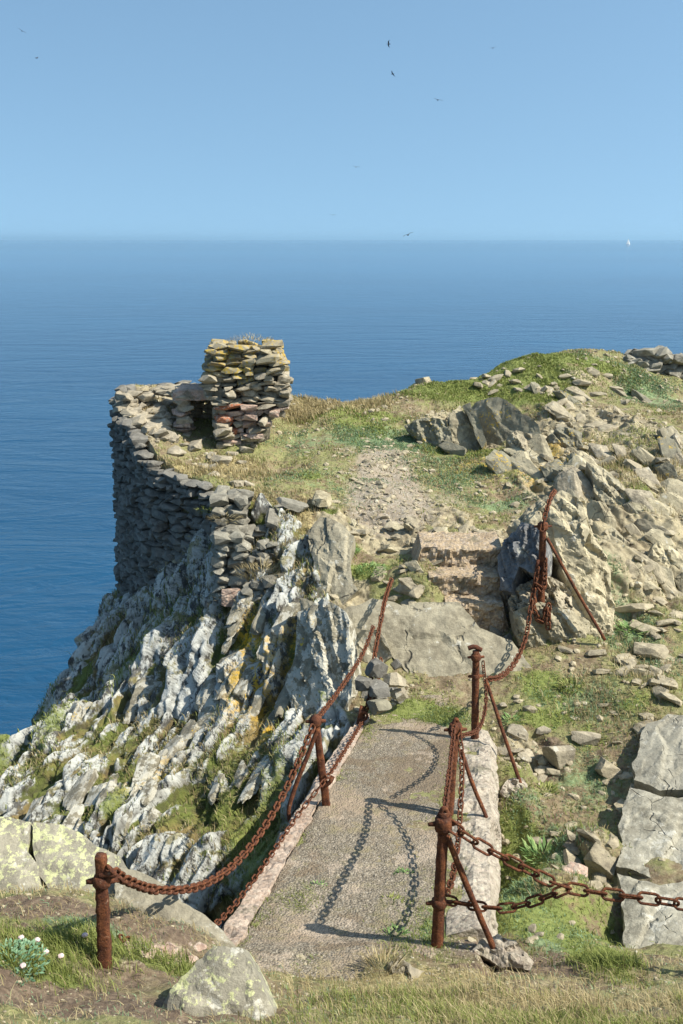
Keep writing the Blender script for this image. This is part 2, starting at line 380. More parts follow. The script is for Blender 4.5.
M = dict(
    ground=mat_ground(), path=mat_path(), rust=mat_rust(), sea=mat_sea(),
    stone=mat_rock('loose_stone', tone=(.37, .32, .22), dark=(.16, .135, .095), white=.2),
    wall=mat_rock('dark_wall_stone', tone=(.20, .19, .165), dark=(.085, .08, .072), white=.15),
    pier=mat_rock('pier_stone', tone=(.25, .235, .19), dark=(.11, .10, .08), white=.2),
    stack=mat_rock('lichened_masonry', tone=(.38, .33, .24), dark=(.15, .13, .095), white=.3),
    stacktop=mat_rock('yellow_lichened_masonry', tone=(.38, .33, .22), dark=(.17, .145, .10), white=.1, yellow=.7),
    crest=mat_rock('white_lichened_rock', tone=(.26, .235, .17), dark=(.085, .078, .06), white=1.0, yellow=.12),
    slab=mat_rock('smooth_slab_rock', cracks=.8, tone=(.30, .27, .195), dark=(.15, .13, .09), white=.3),
    boulder=mat_rock('lichened_boulder', tone=(.31, .28, .205), dark=(.18, .16, .115), white=.45),
    outcrop=mat_rock('outcrop_rock', cracks=2.5, tone=(.42, .37, .25), dark=(.18, .15, .095), white=.25),
    grey=mat_rock('dark_wedge_rock', tone=(.23, .215, .155), dark=(.12, .11, .08), white=.1, yellow=.4),
    slate=mat_rock('slaty_rock', tone=(.19, .195, .20), dark=(.09, .09, .095), white=.4),
    pale=mat_rock('pale_slab_rock', cracks=1.8, tone=(.34, .32, .255), dark=(.17, .155, .115), white=.4),
    footing=mat_mortar('rough_concrete', (.26, .22, .17), (.47, .42, .34)),
    kerb=mat_mortar('pinkish_concrete', (.28, .20, .15), (.50, .40, .32)),
    step=mat_mortar('step_concrete', (.27, .20, .13), (.46, .36, .24)),
    brick=mat_mortar('red_brick', (.30, .10, .05), (.46, .20, .11)),
    pinkstone=mat_mortar('pink_stone', (.38, .25, .19), (.52, .40, .32)),
    core=mat_mortar('earth_core', (.05, .042, .03), (.10, .085, .06)),
    green=mat_blade('green_blades', (.09, .125, .022), (.20, .235, .06), (.36, .37, .13)),
    dry=mat_blade('dry_blades', (.18, .14, .07), (.37, .30, .155), (.58, .50, .30)),
    teal=mat_blade('blue_green_blades', (.09, .16, .075), (.18, .28, .15), (.31, .41, .25)),
    leaf=mat_blade('fleshy_leaves', (.10, .19, .06), (.20, .32, .11), (.36, .44, .18)),
    bluleaf=mat_blade('blue_green_leaves', (.10, .20, .11), (.19, .33, .19), (.30, .44, .28)),
    petal=mat_plain('pale_petals', (.68, .52, .50)), white=mat_plain('white_paint', (.8, .8, .78), .4), bird=mat_plain('dark_plumage', (.06, .06, .065), .8),
)
def add_yellow(name, base, tone):
    t = new(name); col, h = rock_cols(t, tone, tuple(x * .55 for x in tone), .45, .0)
    p = t.step(t.math('ADD', t.math('MULTIPLY', t.noise(2.2, 3), .35), t.math('MULTIPLY', t.noise(17, 6, .75), .65)), .525, .55)
    col = t.mix(p, col, t.mix(t.noise(30, 3), (.40, .41, .20), (.55, .56, .33)))
    return t.done(col, t.bump(h, .7, .04))
M['limelichen'] = add_yellow('lime_lichened_boulder', None, (.27, .25, .195))
# ------------------------------------------------------------------ terrain survey
BANK = [(0,1024,3.7),(170,1024,3.8),(341,1024,4.1),(500,1024,4.3),(683,1024,4.4),(0,960,4.3),(102,960,4.6),(200,965,4.95),
 (0,905,5.1),(100,905,5.6),(160,930,5.5),(300,1000,4.9),(600,1000,5.0),(683,990,5.2),(560,965,5.9),(620,960,6.0),(440,1000,5.0),(210,945,5.4)]
RIGHT = [(505,905,7.2),(530,880,7.8),(560,800,9.6),(520,820,9.3),(600,900,7.6),(600,850,8.4),(650,950,7.1),(683,940,7.2),(650,800,9.3),(683,850,8.5),(650,875,8.05),(615,768,10.0),(605,820,9.15),(608,880,8.2),(615,940,7.35),(683,740,10.3),(560,930,6.8),
 (540,745,10.6),(510,770,10.2),(600,720,10.9),(640,700,11.0),(560,700,11.3),(530,720,10.9),(620,650,12.2),(670,650,12.2),(640,600,13.2),(683,590,13.4),(600,560,13.8),(640,520,15.2),
 (683,520,15.3),(600,480,16.4),(640,440,18.0),(683,430,19.3),(600,600,13.1),(570,650,12.2)]
MID = [(420,715,11.0),(480,715,11.1),(380,690,11.6),(430,660,12.2),(360,655,12.2),(500,640,12.7),(400,610,13.0),(340,610,13.0),(350,570,13.7),(330,545,14.3),(465,622,12.95),(420,604,12.85),(420,582,13.1),(422,558,13.5),(465,546,14.2),
 (400,560,13.9),(520,540,14.9),(545,600,13.5),(400,480,17.0),(330,500,15.8),(500,500,16.4),(380,430,19.8),(450,440,19.4),(345,406,21.6),(300,405,21.6),(300,450,18.4),(290,420,20.3),
 (420,386,22.8),(500,370,24.0),(560,357,24.8),(600,359,25.2),(620,366,25.4),(683,388,25.0),(500,400,21.6),(580,400,21.4),(540,440,18.8),(640,400,22.6),(475,400,21.7),(683,400,23.0),
 (235,498,15.9),(280,500,15.6),(300,530,14.8)]
PLAT = [(113,393,20.0),(135,425,18.2),(150,453,17.2),(180,475,16.5),(215,488,16.0),(155,389,21.0),(200,400,20.8),(165,418,19.2),(195,436,18.7),(200,455,17.7),(240,445,18.6),(225,478,16.6),
 (250,455,18.0),(140,400,20.0),(260,470,17.2),(240,400,20.6)]
CLIFF = [(260,555,14.6),(245,600,14.0),(232,640,13.5),(290,560,14.2),(318,560,13.9),(325,600,13.2),(335,640,12.5),(300,640,12.7),(300,700,12.0),(345,680,11.9),(250,700,12.4),(200,700,12.9),(150,700,13.8),
 (100,700,14.9),(60,700,15.9),(35,728,15.6),(0,748,14.9),(200,800,10.9),(100,800,11.7),(30,800,12.4),(0,790,13.0),(270,790,10.6),(150,850,10.2),(220,870,9.7),(60,830,11.2),(200,640,14.0),(170,620,15.2),(150,640,15.4),(120,640,16.5),
 (80,640,17.2),(105,603,19.4),(135,592,18.3),(160,574,17.1),(180,557,16.5),(200,541,16.0),(216,522,15.7),(340,700,11.6),(330,745,10.8),(300,760,10.7)]
Wb = [(0,0,-1.62),(-3,.5,-1.5),(3,.5,-1.8),(0,2,-2.25),(-2.5,2.5,-2.3),(2.6,2.5,-2.6),(0,-6,-.8),(-9,-4,-1.),(9,-4,-1.2),(-5,4.5,-3.3),(-8,5.5,-4.5),(6,5,-4.3),(9,6,-4.8),
 (-3.4,6.6,-4.7),(-1.2,7.2,-8.3),(-.9,8.6,-7.9),(-2.6,7.9,-8.4),(-4.2,8.2,-8.9),(-7,9,-10.5),(-7,14.5,-9.6),(-9,17,-15),(-12,9,-17),(-14,14,-26),(-20,5,-27),(-24,-6,-26),(-40,0,-30),(-40,40,-30),(-14,24,-28),
 (-6.4,17.6,-11.5),(-6.2,20.5,-11.5),(-5.4,22.5,-12),(-8,21,-18),(-4.6,24,-13),(-1,25.2,-10),(0,28,-18),(3.5,26,-7.5),(6,29,-11),(4,32,-22),(10,28.5,-9),(12,33,-24),(0,42,-30),(20,42,-30),(14,26,-5),(30,30,-18),
 (12,18,-3.6),(11,12,-4.6),(8.5,9,-5.6),(20,8,-5),(20,20,-5),(40,15,-12),(40,-6,-6),(24,-5,-4),(40,42,-30),(1.3,6.9,-5.3),(1.5,7.6,-5.7),(.6,8.0,-7.4),(.6,9.6,-7.0),(1.85,9.2,-6.05)]
def pack(L):
    return [tuple(P(*q) - np.array([0, 0, SEA])) for q in L]
class RBF:
    def __init__(s, pts):
        p = np.array(pts, float); s.xy = p[:, :2]; n = len(p)
        d = np.linalg.norm(s.xy[:, None] - s.xy[None], axis=2)
        A = np.zeros((n + 3, n + 3)); A[:n, :n] = -np.sqrt(d * d + .05) - 0*np.eye(n) * .02
        A[:n, n] = 1; A[:n, n + 1:] = s.xy; A[n, :n] = 1; A[n + 1:, :n] = s.xy.T
        s.w = np.linalg.solve(A, np.append(p[:, 2], [0, 0, 0])); s.n = n
    def __call__(s, x, y):
        sh = x.shape; x = x.ravel(); y = y.ravel(); r = np.zeros(x.size)
        for i in range(0, x.size, 100000):
            a = x[i:i + 100000]; b = y[i:i + 100000]
            d = np.sqrt((a[:, None] - s.xy[:, 0]) ** 2 + (b[:, None] - s.xy[:, 1]) ** 2 + .05)
            r[i:i + 100000] = -(d @ s.w[:s.n]) + s.w[s.n] + a * s.w[s.n + 1] + b * s.w[s.n + 2]
        return r.reshape(sh)
common = pack(MID)
LOW = RBF(pack(BANK) + pack(RIGHT) + common + pack(CLIFF) + Wb)
HIGH = RBF(common + pack(PLAT) + [(-4.5, 22.5, -3.1), (-2, 23.5, -3.2), (0, 24, -3.6), (-5.5, 19.5, -3), (-4, 16, -3.8), (-2, 14, -4.2), (0, 12.5, -4.9), (4, 12, -5), (8, 18, -3.5), (6, 28, -3)])
def sd_poly(x, y, poly):          # signed distance, positive inside
    x = np.asarray(x, float); y = np.asarray(y, float); d = np.full(x.shape, 1e9); ins = np.zeros(x.shape, bool)
    n = len(poly)
    for i in range(n):
        ax, ay = poly[i]; bx, by = poly[(i + 1) % n]
        ex, ey = bx - ax, by - ay; t = np.clip(((x - ax) * ex + (y - ay) * ey) / (ex * ex + ey * ey), 0, 1)
        d = np.minimum(d, np.hypot(x - ax - t * ex, y - ay - t * ey))
        c = ((ay > y) != (by > y)) & (x < (bx - ax) * (y - ay) / (by - ay + 1e-12) + ax); ins ^= c
    return np.where(ins, d, -d)
def sstep(v, a, b):
    t = np.clip((v - a) / (b - a), 0, 1); return t * t * (3 - 2 * t)
TW = [P(*q)[:2] for q in [(113,393,20),(116,403,19.3),(135,425,18.2),(150,453,17.2),(180,475,16.5),(215,488,16.0)]]
TOWER = [(-4.62, 21.3), *map(tuple, TW), (-1.75, 15.75), (-1.4, 16.3), (-1.2, 18), (-.6, 20), (0.3, 21.4), (0, 22.2), (-1.5, 22.6), (-3.2, 22.7), (-4.2, 22.3)]
PATHL = [(6.0, -.84), (6.3, -.785), (10.9, .246), (11.4, .35)]
PATHR = [(5.6, 1.0), (6.85, 1.14), (10.1, 1.64), (11.3, 1.75)]
def xl(y): return np.interp(y, [q[0] for q in PATHL], [q[1] for q in PATHL])
def xr(y): return np.interp(y, [q[0] for q in PATHR], [q[1] for q in PATHR])
def path_h(y): return np.interp(y, [5.0, 5.6, 6.2, 8.4, 10.9, 11.6], [-4.33, -4.66, -4.9, -5.18, -5.56, -5.58])
def hz(x, y):
    x = np.asarray(x, float); y = np.asarray(y, float)
    lo = np.maximum(LOW(x, y), -32); w = sstep(sd_poly(x, y, TOWER), -.12, .12)
    z = lo * (1 - w) + HIGH(x, y) * w
    # causeway corridor
    dl = x - xl(y); dr = xr(y) - x
    wl = sstep(dl, -.02, .10) * sstep(dr, -.02, .10) * sstep(y, 5.1, 5.9) * (1 - sstep(y, 10.9, 11.5))
    return z * (1 - wl) + path_h(y) * wl + SEA
def hit(px, py, d0=3.2, d1=30):   # where a sight line meets the survey surface
    D = np.arange(d0, d1, .02); r = ray(px, py); X = r[0] / r[1] * D; Y = D; Z = r[2] / r[1] * D + SEA
    below = np.nonzero(Z < hz(X, Y))[0]
    k = below[0] if len(below) else -1
    return np.array([X[k], Y[k], hz(X[k:k + 1], Y[k:k + 1])[0]]) if k >= 0 else np.array([X[k], Y[k], Z[k]])
# ------------------------------------------------------------------ grid
t = np.concatenate([-np.geomspace(.46, 5, 60)[::-1], np.linspace(-.45, .45, 1000), np.geomspace(.46, 5, 60)])
ys = np.concatenate([np.linspace(-6, 2.4, 24), np.arange(2.5, 8, .0155), np.arange(8, 14.5, .0125), np.arange(14.5, 20, .018), np.arange(20, 26, .03), np.arange(26, 45, .25)])
NX, NY = len(t), len(ys)
Y = np.repeat(ys[:, None], NX, 1); X = t[None, :] * np.maximum(Y + 2.5, 2.5)
kx = np.arange(0, NX, 4); Zc = hz(X[:, kx], Y[:, kx])          # rows are packed closer where the ground is steep
dz_ = np.abs(np.diff(Zc, axis=0)); dy_ = np.diff(Y[:, kx], axis=0)
wt = dy_ / np.median(np.diff(ys)) * 0 + np.hypot(dy_ * .55, dz_) / np.maximum(np.hypot(Y[1:, kx], 4.), 2.) * (np.where((ys[1:, None] > 2.4) & (ys[1:, None] < 26), 1, .12))
el_ = (Zc - SEA) / np.maximum(Y[:, kx], .8); vis = el_ >= np.maximum.accumulate(el_, axis=0) - .04
wt *= np.where(vis[1:] | vis[:-1], 1, .10) * (1 - .35 * sstep(ys[1:, None], 15, 19)) * np.where(ys[1:, None] < 5.5, .6, 1)
wt += 1e-5
pad = np.pad(wt, ((0, 0), (6, 6)), mode='edge'); wt = sum(pad[:, j:j + wt.shape[1]] for j in range(13)) / 13
cw = np.concatenate([np.zeros((1, len(kx))), np.cumsum(wt, axis=0)]); cw /= cw[-1]
uu = np.linspace(0, 1, NY); Yk = np.stack([np.interp(uu, cw[:, j], ys) for j in range(len(kx))], 1)
Y = np.stack([np.interp(np.arange(NX), kx, Yk[i_]) for i_ in range(NY)]); X = t[None, :] * np.maximum(Y + 2.5, 2.5)
Z = hz(X, Y)
pos = np.stack([X, Y, Z], 2)
du = np.gradient(pos, axis=1); dv = np.gradient(pos, axis=0)
N = np.cross(du, dv); N /= np.linalg.norm(N, axis=2)[..., None] + 1e-12
p = pos.reshape(-1, 3).astype(np.float32); N = N.reshape(-1, 3)
x, y, z = p.T
near = (np.abs(np.tile(t, NY)) < .451) & (y > 2.4) & (y < 27)
# masks
SPL = {k: np.zeros(len(p), np.float32) for k in ('rock', 'green', 'path', 'teal', 'orange', 'straw', 'pink', 'dirt')}
def splat(k, px, py, rx, ry, s=1.):
    c = hit(px, py); d = np.linalg.norm(c - np.array([0, 0, SEA]))
    a = hit(px, py + ry); b = hit(px, py - ry); wy = max(.5 * (min(abs(b[1] - c[1]), 3) + min(abs(a[1] - c[1]), 3)), .05); wx = rx * d / F
    g = np.exp(-(((x - c[0]) / wx) ** 2 + ((y - c[1]) / wy) ** 2) ** 1.5 * .8) * s
    SPL[k] = np.maximum(SPL[k], g) if s > 0 else np.clip(SPL[k] + g, 0, 1)
for q in [(600,430,70,30,.85),(660,470,60,60,1),(630,540,60,50,1),(600,590,30,40,.8),(470,430,60,20),(560,375,40,8,.8),(520,385,50,10,.6),(330,540,22,40),(345,590,25,30),(330,620,30,30),(400,540,45,14,.8),(450,520,30,14,.7),(370,525,30,16,.6),
          (520,760,40,30,.55),(510,560,40,40,.8),(240,520,30,30,.7),(270,560,30,30,.7),(150,405,40,18,1),(230,470,40,14,.6),(280,520,14,24,.8),(150,440,12,20,.6),(590,850,24,30,.5),(480,420,50,8,.7),(380,390,40,6,.3),(560,480,40,30,.9),(590,520,40,40,.9),(130,960,30,12,.5),(170,950,30,12,.5)]: splat('rock', *q)
for q in [(500,372,70,8),(560,358,60,5),(440,392,40,8),(360,425,30,8,.6),(540,400,40,6,.7),(348,548,12,7),(370,571,26,7),(520,780,20,15,.5),(520,870,24,22),(540,910,60,26),(500,850,20,30),(590,950,26,16,.8),(590,895,40,30,.5),(545,690,24,20,.9),(420,712,34,12,.9),(545,575,10,6),
          (300,905,14,8,.8),(640,500,20,14,.7),(625,465,26,12,.7),(545,720,40,12,.7),(480,455,26,5,.8),(310,475,12,4,.9),(400,940,20,14,.8),(400,905,16,14,.7),(5,745,28,22),(120,810,20,16,.7),(270,790,34,50,.6),(230,760,16,30,.5),(60,730,16,30,.6),(150,640,30,20,.55),(130,670,26,18,.6),(255,850,36,60,.75),(590,740,20,16,.5),
          (60,940,60,12,.9),(170,965,60,8,.8),(30,965,50,12,.9),(600,480,20,6,.5),(550,545,12,8,.7),(580,540,14,10,.6),(465,400,60,5,.7),(350,412,60,6,.8),(330,510,8,4,.9),(440,450,20,4,.8),(330,700,10,20,.6),(640,700,20,16,.6)]: splat('green', *q)
for q in [(380,440,50,14,.9),(330,480,60,16,.4),(320,440,50,12,.5),(470,480,50,14,.5),(500,505,40,8,.6),(430,460,40,8,.4),(640,380,40,12,.55),(650,400,40,10,.6),(600,360,26,5,.5),(520,900,34,20,.9),(560,940,34,14,.9),(440,720,22,8),(630,640,30,60,.6),(310,895,14,12,.9),(410,920,22,26,.8),(90,930,40,10,.8),
          (560,700,30,16,.7),(600,580,20,30,.6),(590,780,40,40,.5),(560,850,26,26,.6),(280,960,26,8,.6),(590,700,40,30,.5),(530,800,20,16,.5)]: splat('teal', *q)
for q in [(330,408,50,6),(300,412,30,8,.9),(235,470,30,10,.9),(240,500,30,12,.8),(280,560,30,20,.9),(250,590,26,22,.9),(190,470,30,8,.8),(150,410,30,8,.5),(560,890,26,16,.7),(640,680,26,60,.4),(430,990,90,14,.7),(560,1005,120,10,.6),(330,970,40,10,.6),(60,900,60,8,.25),(300,520,16,30,.7),(550,610,34,26,.6),(560,550,16,14,.7),(560,980,60,8,.3),(640,470,50,30,.5),(590,700,40,30,.4)]: splat('straw', *q)
for q in [(390,500,55,40,.75),(385,470,34,28,.8),(450,500,40,20,.5),(480,540,20,10,.8),(380,540,30,12,.4),(470,950,60,16,.5),(500,990,60,8,.3),(350,450,20,8,.5)]: splat('path', *q)
for q in [(245,635,14,26),(255,680,26,36,.9),(300,640,16,24,.7),(150,780,26,18,.5),(480,470,26,12,.5),(560,445,30,14,.6),(540,470,20,12,.7),(265,730,12,20,.7),(300,690,12,14,.5)]: splat('orange', *q)
for q in [(160,955,30,10,.9),(230,550,10,10,.4)]: splat('pink', *q)
splat('green', 640, 440, 40, 14, .4)
for q in [(40,908,60,9,.8),(110,1005,130,22,1.),(30,985,60,10,.9),(40,930,60,8,.8),(150,930,60,8,.6),(250,950,30,10,.8),(540,965,90,14,.9),(470,975,30,10,.8),(550,760,30,26,.7),(215,985,40,14),(275,900,16,30,.5),(330,960,50,16,.5)]: splat('dirt', *q)
# lichen cliff zone: everything left of the ridge line
xr_ = np.interp(y, [5.6, 6.6, 8, 10.9, 12.3, 13.8, 14.8, 15.6, 16.2, 17, 19, 22], [-6, -.9, -.6, .15, .12, -.3, -.42, -1.3, -2.2, -3.1, -4.4, -5.2])
cl = sstep(xr_ - x + .18 * fbm(p * 1.3, 9, 3), -.05, .15) * sstep(y + .4 * fbm(p * .8, 2, 2), 6.2, 6.9) * (1 - sstep(sd_poly(x, y, TOWER), -.25, -.05))
cl = cl * np.where(x < 0.5, 1, 0)
onpath = sstep(x - xl(y), -.03, .08) * sstep(xr(y) - x, -.03, .08) * sstep(y, 5.2, 6.0) * (1 - sstep(y, 11.0, 11.5))
cl = np.clip(cl * (1 - onpath), 0, 1)
slope = 1 - N[:, 2]
# displacement
FA = frame_from((-1.75, -3.0, -2.4), (-.6, -.45, .65))
FB = frame_from((1.6, -3.2, -1.7), (-.35, -.5, .8))
off = np.zeros((len(p), 3), np.float32); cav = np.zeros(len(p)); rid = np.zeros(len(p)); crk = np.zeros(len(p)); hh = np.full(len(p), .5)
i = np.nonzero(near & (cl > .02))[0]; q = p[i]; n = N[i]
c1, k1, r1 = crag(q, FA, (1.0, .36, .5), 11); c2, k2, r2 = crag(q, FA, (.40, .13, .19), 23, .25); c3, k3, r3 = crag(q, FA, (.26, .10, .13), 37, .25)
h = .24 * c1 + .12 * c2 + .05 * c3 + .012 * fbm(q * 13, 19, 3) + .16 * fbm(q * .7, 5, 3)
off[i] += n * (h * cl[i])[:, None]
cav[i] = np.clip(.42 - 1.0 * c1 * .5 - c2 * .35 + .8 * (n[:, 2] - .62), 0, 1); rid[i] = r2; crk[i] = np.clip(k2 ** 2 * .8 + k1 ** 2 * .7 + k3 ** 3 * .4, 0, 1); hh[i] = np.clip(c2 * .4 + c1 * .3 + .5, 0, 1)
rk = SPL['rock'] * (1 - cl) * (1 - onpath)
i = np.nonzero(near & (rk > .05))[0]; q = p[i]; n = N[i]; w = sstep(rk[i] + .3 * fbm(q * 1.7, 4, 3), .15, .6)
c1, k1, r1 = crag(q, FB, (1.9, .5, .7), 71); c2, k2, r2 = crag(q, FB, (.6, .17, .25), 83, .2); c3, k3, r3 = crag(q, FB, (.16, .08, .1), 97, .4)
right = sstep(x[i], 1.2, 2.4)
amp = (.35 + .75 * right) * (1 - .7 * SPL['green'][i])
off[i] += n * (w * (amp * (.17 * c1 + .08 * c2) + .03 * c3))[:, None]
rid[i] = np.maximum(rid[i], r2 * w); crk[i] = np.maximum(crk[i], (k2 ** 2 * .6 + k1 ** 2 * .5) * w)
g = near & (cl < .98)
q = p[g]; a = (1 - cl[g]) * (1 - .9 * onpath[g]) * sstep(np.abs(sd_poly(x[g], y[g], TOWER)), 0, .2)
off[g] += (N[g] * (a * (.10 * fbm(q * 1.1, 6, 3) + .05 * fbm(q * 4, 7, 3) + .022 * fbm(q * 14, 8, 3)))[:, None])
off[g, 2] += (.012 * onpath[g] * fbm(q * 3, 8, 3))
far = ~near
off[far] += N[far] * (.5 * fbm(p[far] * .4, 14, 4) * sstep(np.hypot(x[far], y[far]), 3, 9))[:, None]
o3 = off.reshape(NY, NX, 3); sm = o3.copy()
sm[1:-1, 1:-1] = (4 * o3[1:-1, 1:-1] + 2 * (o3[:-2, 1:-1] + o3[2:, 1:-1] + o3[1:-1, :-2] + o3[1:-1, 2:]) + o3[:-2, :-2] + o3[:-2, 2:] + o3[2:, :-2] + o3[2:, 2:]) / 16
off = sm.reshape(-1, 3)
PF = p + off                      # finished ground
fan = np.arange(NX * NY).reshape(NY, NX)
faces = np.stack([fan[:-1, :-1], fan[:-1, 1:], fan[1:, 1:], fan[1:, :-1]], 2).reshape(-1, 4)
keep = np.min(PF[faces, 2], axis=1) > -3
fk = faces[keep]; da = ((PF[fk[:, 0]] - PF[fk[:, 2]]) ** 2).sum(1); db = ((PF[fk[:, 1]] - PF[fk[:, 3]]) ** 2).sum(1)
sw = (db < da)[:, None]                       # split every quad along its shorter diagonal
tris = np.concatenate([np.where(sw, fk[:, [0, 1, 3]], fk[:, [0, 1, 2]]), np.where(sw, fk[:, [1, 2, 3]], fk[:, [0, 2, 3]])])
me = mesh('ground', PF, tris, False)
S = SPL
colattr(me, 'm1', np.stack([rk, S['green'], cl, S['path']], 1)); colattr(me, 'm2', np.stack([S['teal'], S['orange'], S['straw'], cav], 1))
colattr(me, 'm3', np.stack([rid, crk, hh, S['pink']], 1)); colattr(me, 'm4', np.stack([S['dirt']] * 4, 1))
tag(link('ground', me, M['ground']), kind='structure')
GN = N
def ground_at(xx, yy):            # finished surface height under a point (nearest grid vertex)
    k = int(np.argmin(np.abs(t - xx / max(yy + 2.5, 2.5)))); j = int(np.argmin(np.abs(Y[:, k] - yy))); return float(PF[j * NX + k, 2])
def gpt(px, py):
    c = hit(px, py); return np.array([c[0], c[1], ground_at(c[0], c[1])])
# sea
bm = bmesh.new(); bmesh.ops.create_grid(bm, x_segments=2, y_segments=2, size=60000); me = bpy.data.meshes.new('sea'); bm.to_mesh(me); bm.free()
so = tag(link('sea', me, M['sea']), kind='structure'); so.location = (0, 30000, 0)
# path sheet
yy = np.arange(5.35, 11.45, .016); ss = np.linspace(-.02, 1.0, 130)
Yp = np.repeat(yy[:, None], len(ss), 1); Xp = xl(Yp) + .06 + (xr(Yp) - .30 - xl(Yp)) * ss[None, :]
wig = fbm(np.stack([Xp, Yp, Xp * 0], 2).reshape(-1, 3) * 2.2, 31, 4).reshape(Xp.shape)
fade = sstep(ss[None, :] + .10 * wig, -.05, .06) * (1 - sstep(ss[None, :] + .16 * wig, .84, 1.0)) * sstep(Yp + .5 * wig, 5.5, 6.0) * (1 - sstep(Yp + .8 * wig, 10.3, 11.0))
pq = np.stack([Xp, Yp, Xp * 0], 2).reshape(-1, 3)
Zp = hz(Xp, Yp) + .014 + (-.06) * (1 - fade) + .012 * fbm(pq * 3, 8, 3).reshape(Xp.shape) + .006 * fbm(pq * 25, 41, 2).reshape(Xp.shape) + .03 * (1 - fade)
fi = np.arange(Xp.size).reshape(Xp.shape)
me = mesh('path', np.stack([Xp, Yp, Zp], 2).reshape(-1, 3), np.stack([fi[:-1, :-1], fi[:-1, 1:], fi[1:, 1:], fi[1:, :-1]], 2).reshape(-1, 4), True)
tag(link('path', me, M['path']), kind='structure')
# ------------------------------------------------------------------ rocks traced at their own distance
def plane_pt(px, py, a, n):
    r = ray(px, py); o = np.array([0, 0, SEA]); return o + r * ((a - o) @ n) / (r @ n)
def outline_rock(name, pix, anchor, n, thick, mat, step=.05, bulge=.08, amp=.06, cs=(.5, .3, .3), seed=1, back=None, parent=None, rough=.012, shrink=.85):
    a = P(*anchor); n = np.array(n, float); n /= np.linalg.norm(n)
    u = np.cross([0, 0, 1], n); u /= np.linalg.norm(u); v = np.cross(n, u)
    if n @ (a - np.array([0, 0, SEA])) > 0: n = -n
    q = [plane_pt(px, py, a, n) - a for px, py in pix]; q = np.array([[w @ u, w @ v] for w in q])
    ar = .5 * np.sum(q[:, 0] * np.roll(q[:, 1], -1) - np.roll(q[:, 0], -1) * q[:, 1])
    if ar < 0: q = q[::-1]
    rng = np.random.default_rng(seed); B = []
    for i in range(len(q)):
        p0, p1 = q[i], q[(i + 1) % len(q)]; L = np.linalg.norm(p1 - p0); k = max(1, int(L / step))
        nn = np.array([p1[1] - p0[1], p0[0] - p1[0]]) / (L + 1e-9)
        for j in range(k):
            s_ = j / k; B.append(p0 + (p1 - p0) * s_ + nn * (.16 * min(L, .5) * float(fbm(np.array([[*(p0 + (p1 - p0) * s_) * 2.6, seed]]), seed, 3)[0]) + rng.normal(0, .003)) * min(1, 3 * s_, 3 * (1 - s_)))
    B = np.array(B); lo, hi = B.min(0), B.max(0)
    gx, gy = np.meshgrid(np.arange(lo[0], hi[0], step * .8), np.arange(lo[1], hi[1], step * .8)); G = np.stack([gx.ravel(), gy.ravel()], 1) + rng.uniform(-.2, .2, (gx.size, 2)) * step
    d = sd_poly(G[:, 0], G[:, 1], [tuple(b) for b in B]); G = G[d > step * .4]; d = np.concatenate([np.zeros(len(B)), d[d > step * .4]])
    pts = [Vector(b) for b in np.concatenate([B, G])]; nb = len(B)
    vo, _, fo, ov, _, _ = delaunay_2d_cdt(pts, [(i, (i + 1) % nb) for i in range(nb)], [], 1, 1e-6)
    src = [o[0] if o else -1 for o in ov]
    W = np.array([[c.x, c.y] for c in vo]); dd = np.array([d[s_] if s_ >= 0 else 0 for s_ in src])
    sz = min(hi - lo); X3 = a + W[:, :1] * u + W[:, 1:] * v
    fr = frame_from(u * .6 - v * .8, n)
    c1, k1, _ = crag(X3, fr, cs, seed, .05); c2, _, _ = crag(X3, fr, tuple(x * .33 for x in cs), seed + 9, .12)
    hgt = bulge * (1 - np.exp(-dd / (.22 * sz))) + amp * (c1 + .3 * c2) * np.clip(.35 + dd / (.15 * sz), 0, 1) + rough * fbm(X3 * 9, seed, 3)
    top = X3 + n * hgt[:, None]
    bk = np.array(back if back is not None else -n * .8 + np.array([0, .5, -.4]), float); bk /= np.linalg.norm(bk)
    idx = {s_: i for i, s_ in enumerate(src) if s_ >= 0 and s_ < nb}; ring = [idx[i] for i in range(nb) if i in idx]
    V = [top]; n0 = len(top); m = len(ring); c = top[ring].mean(0); R = 5; Fs = [list(f) for f in fo]
    prev = ring
    for k in range(1, R + 1):
        s_ = k / R; rr = c + (top[ring] - c) * (1 + .04 * math.sin(3.1 * s_) - (1 - shrink) * s_) + bk * thick * s_
        rr = rr + (.35 * amp * crag(rr, fr, cs, seed + 3)[0])[:, None] * (rr - c) / (np.linalg.norm(rr - c, axis=1)[:, None] + .01)
        V.append(rr); cur = list(range(n0 + (k - 1) * m, n0 + k * m))
        Fs += [[prev[i], cur[i], cur[(i + 1) % m], prev[(i + 1) % m]] for i in range(m)]; prev = cur
    Fs.append(prev[::-1])
    V = np.concatenate(V); loc = np.array(parent.location) if parent else V.mean(0)
    me = mesh(name, V - loc, Fs, False)
    bm = bmesh.new(); bm.from_mesh(me); bmesh.ops.recalc_face_normals(bm, faces=bm.faces); bm.to_mesh(me); bm.free()
    o = link(name, me, mat, parent)
    if not parent: o.location = loc
    return o
U = (-.1, -.55, .83)
tag(outline_rock('boulder', [(-60,812),(0,817),(30,822),(26,850),(40,884),(54,908),(0,910),(-60,908)], (20,870,6.1), (-.05,-.55,.83), .7, M['limelichen'], .035, .05, .03, (.8,.5,.5), 5), 'flat yellow-green lichened boulder at the left edge, left of its crack', 'boulder')
tag(outline_rock('boulder', [(33,822),(62,824),(96,846),(120,856),(134,880),(130,906),(60,908),(46,884),(33,850)], (90,870,6.1), (.0,-.55,.83), .7, M['limelichen'], .035, .05, .03, (.8,.5,.5), 6), 'flat lichened grey boulder behind the short rusty post, right of the crack', 'boulder')
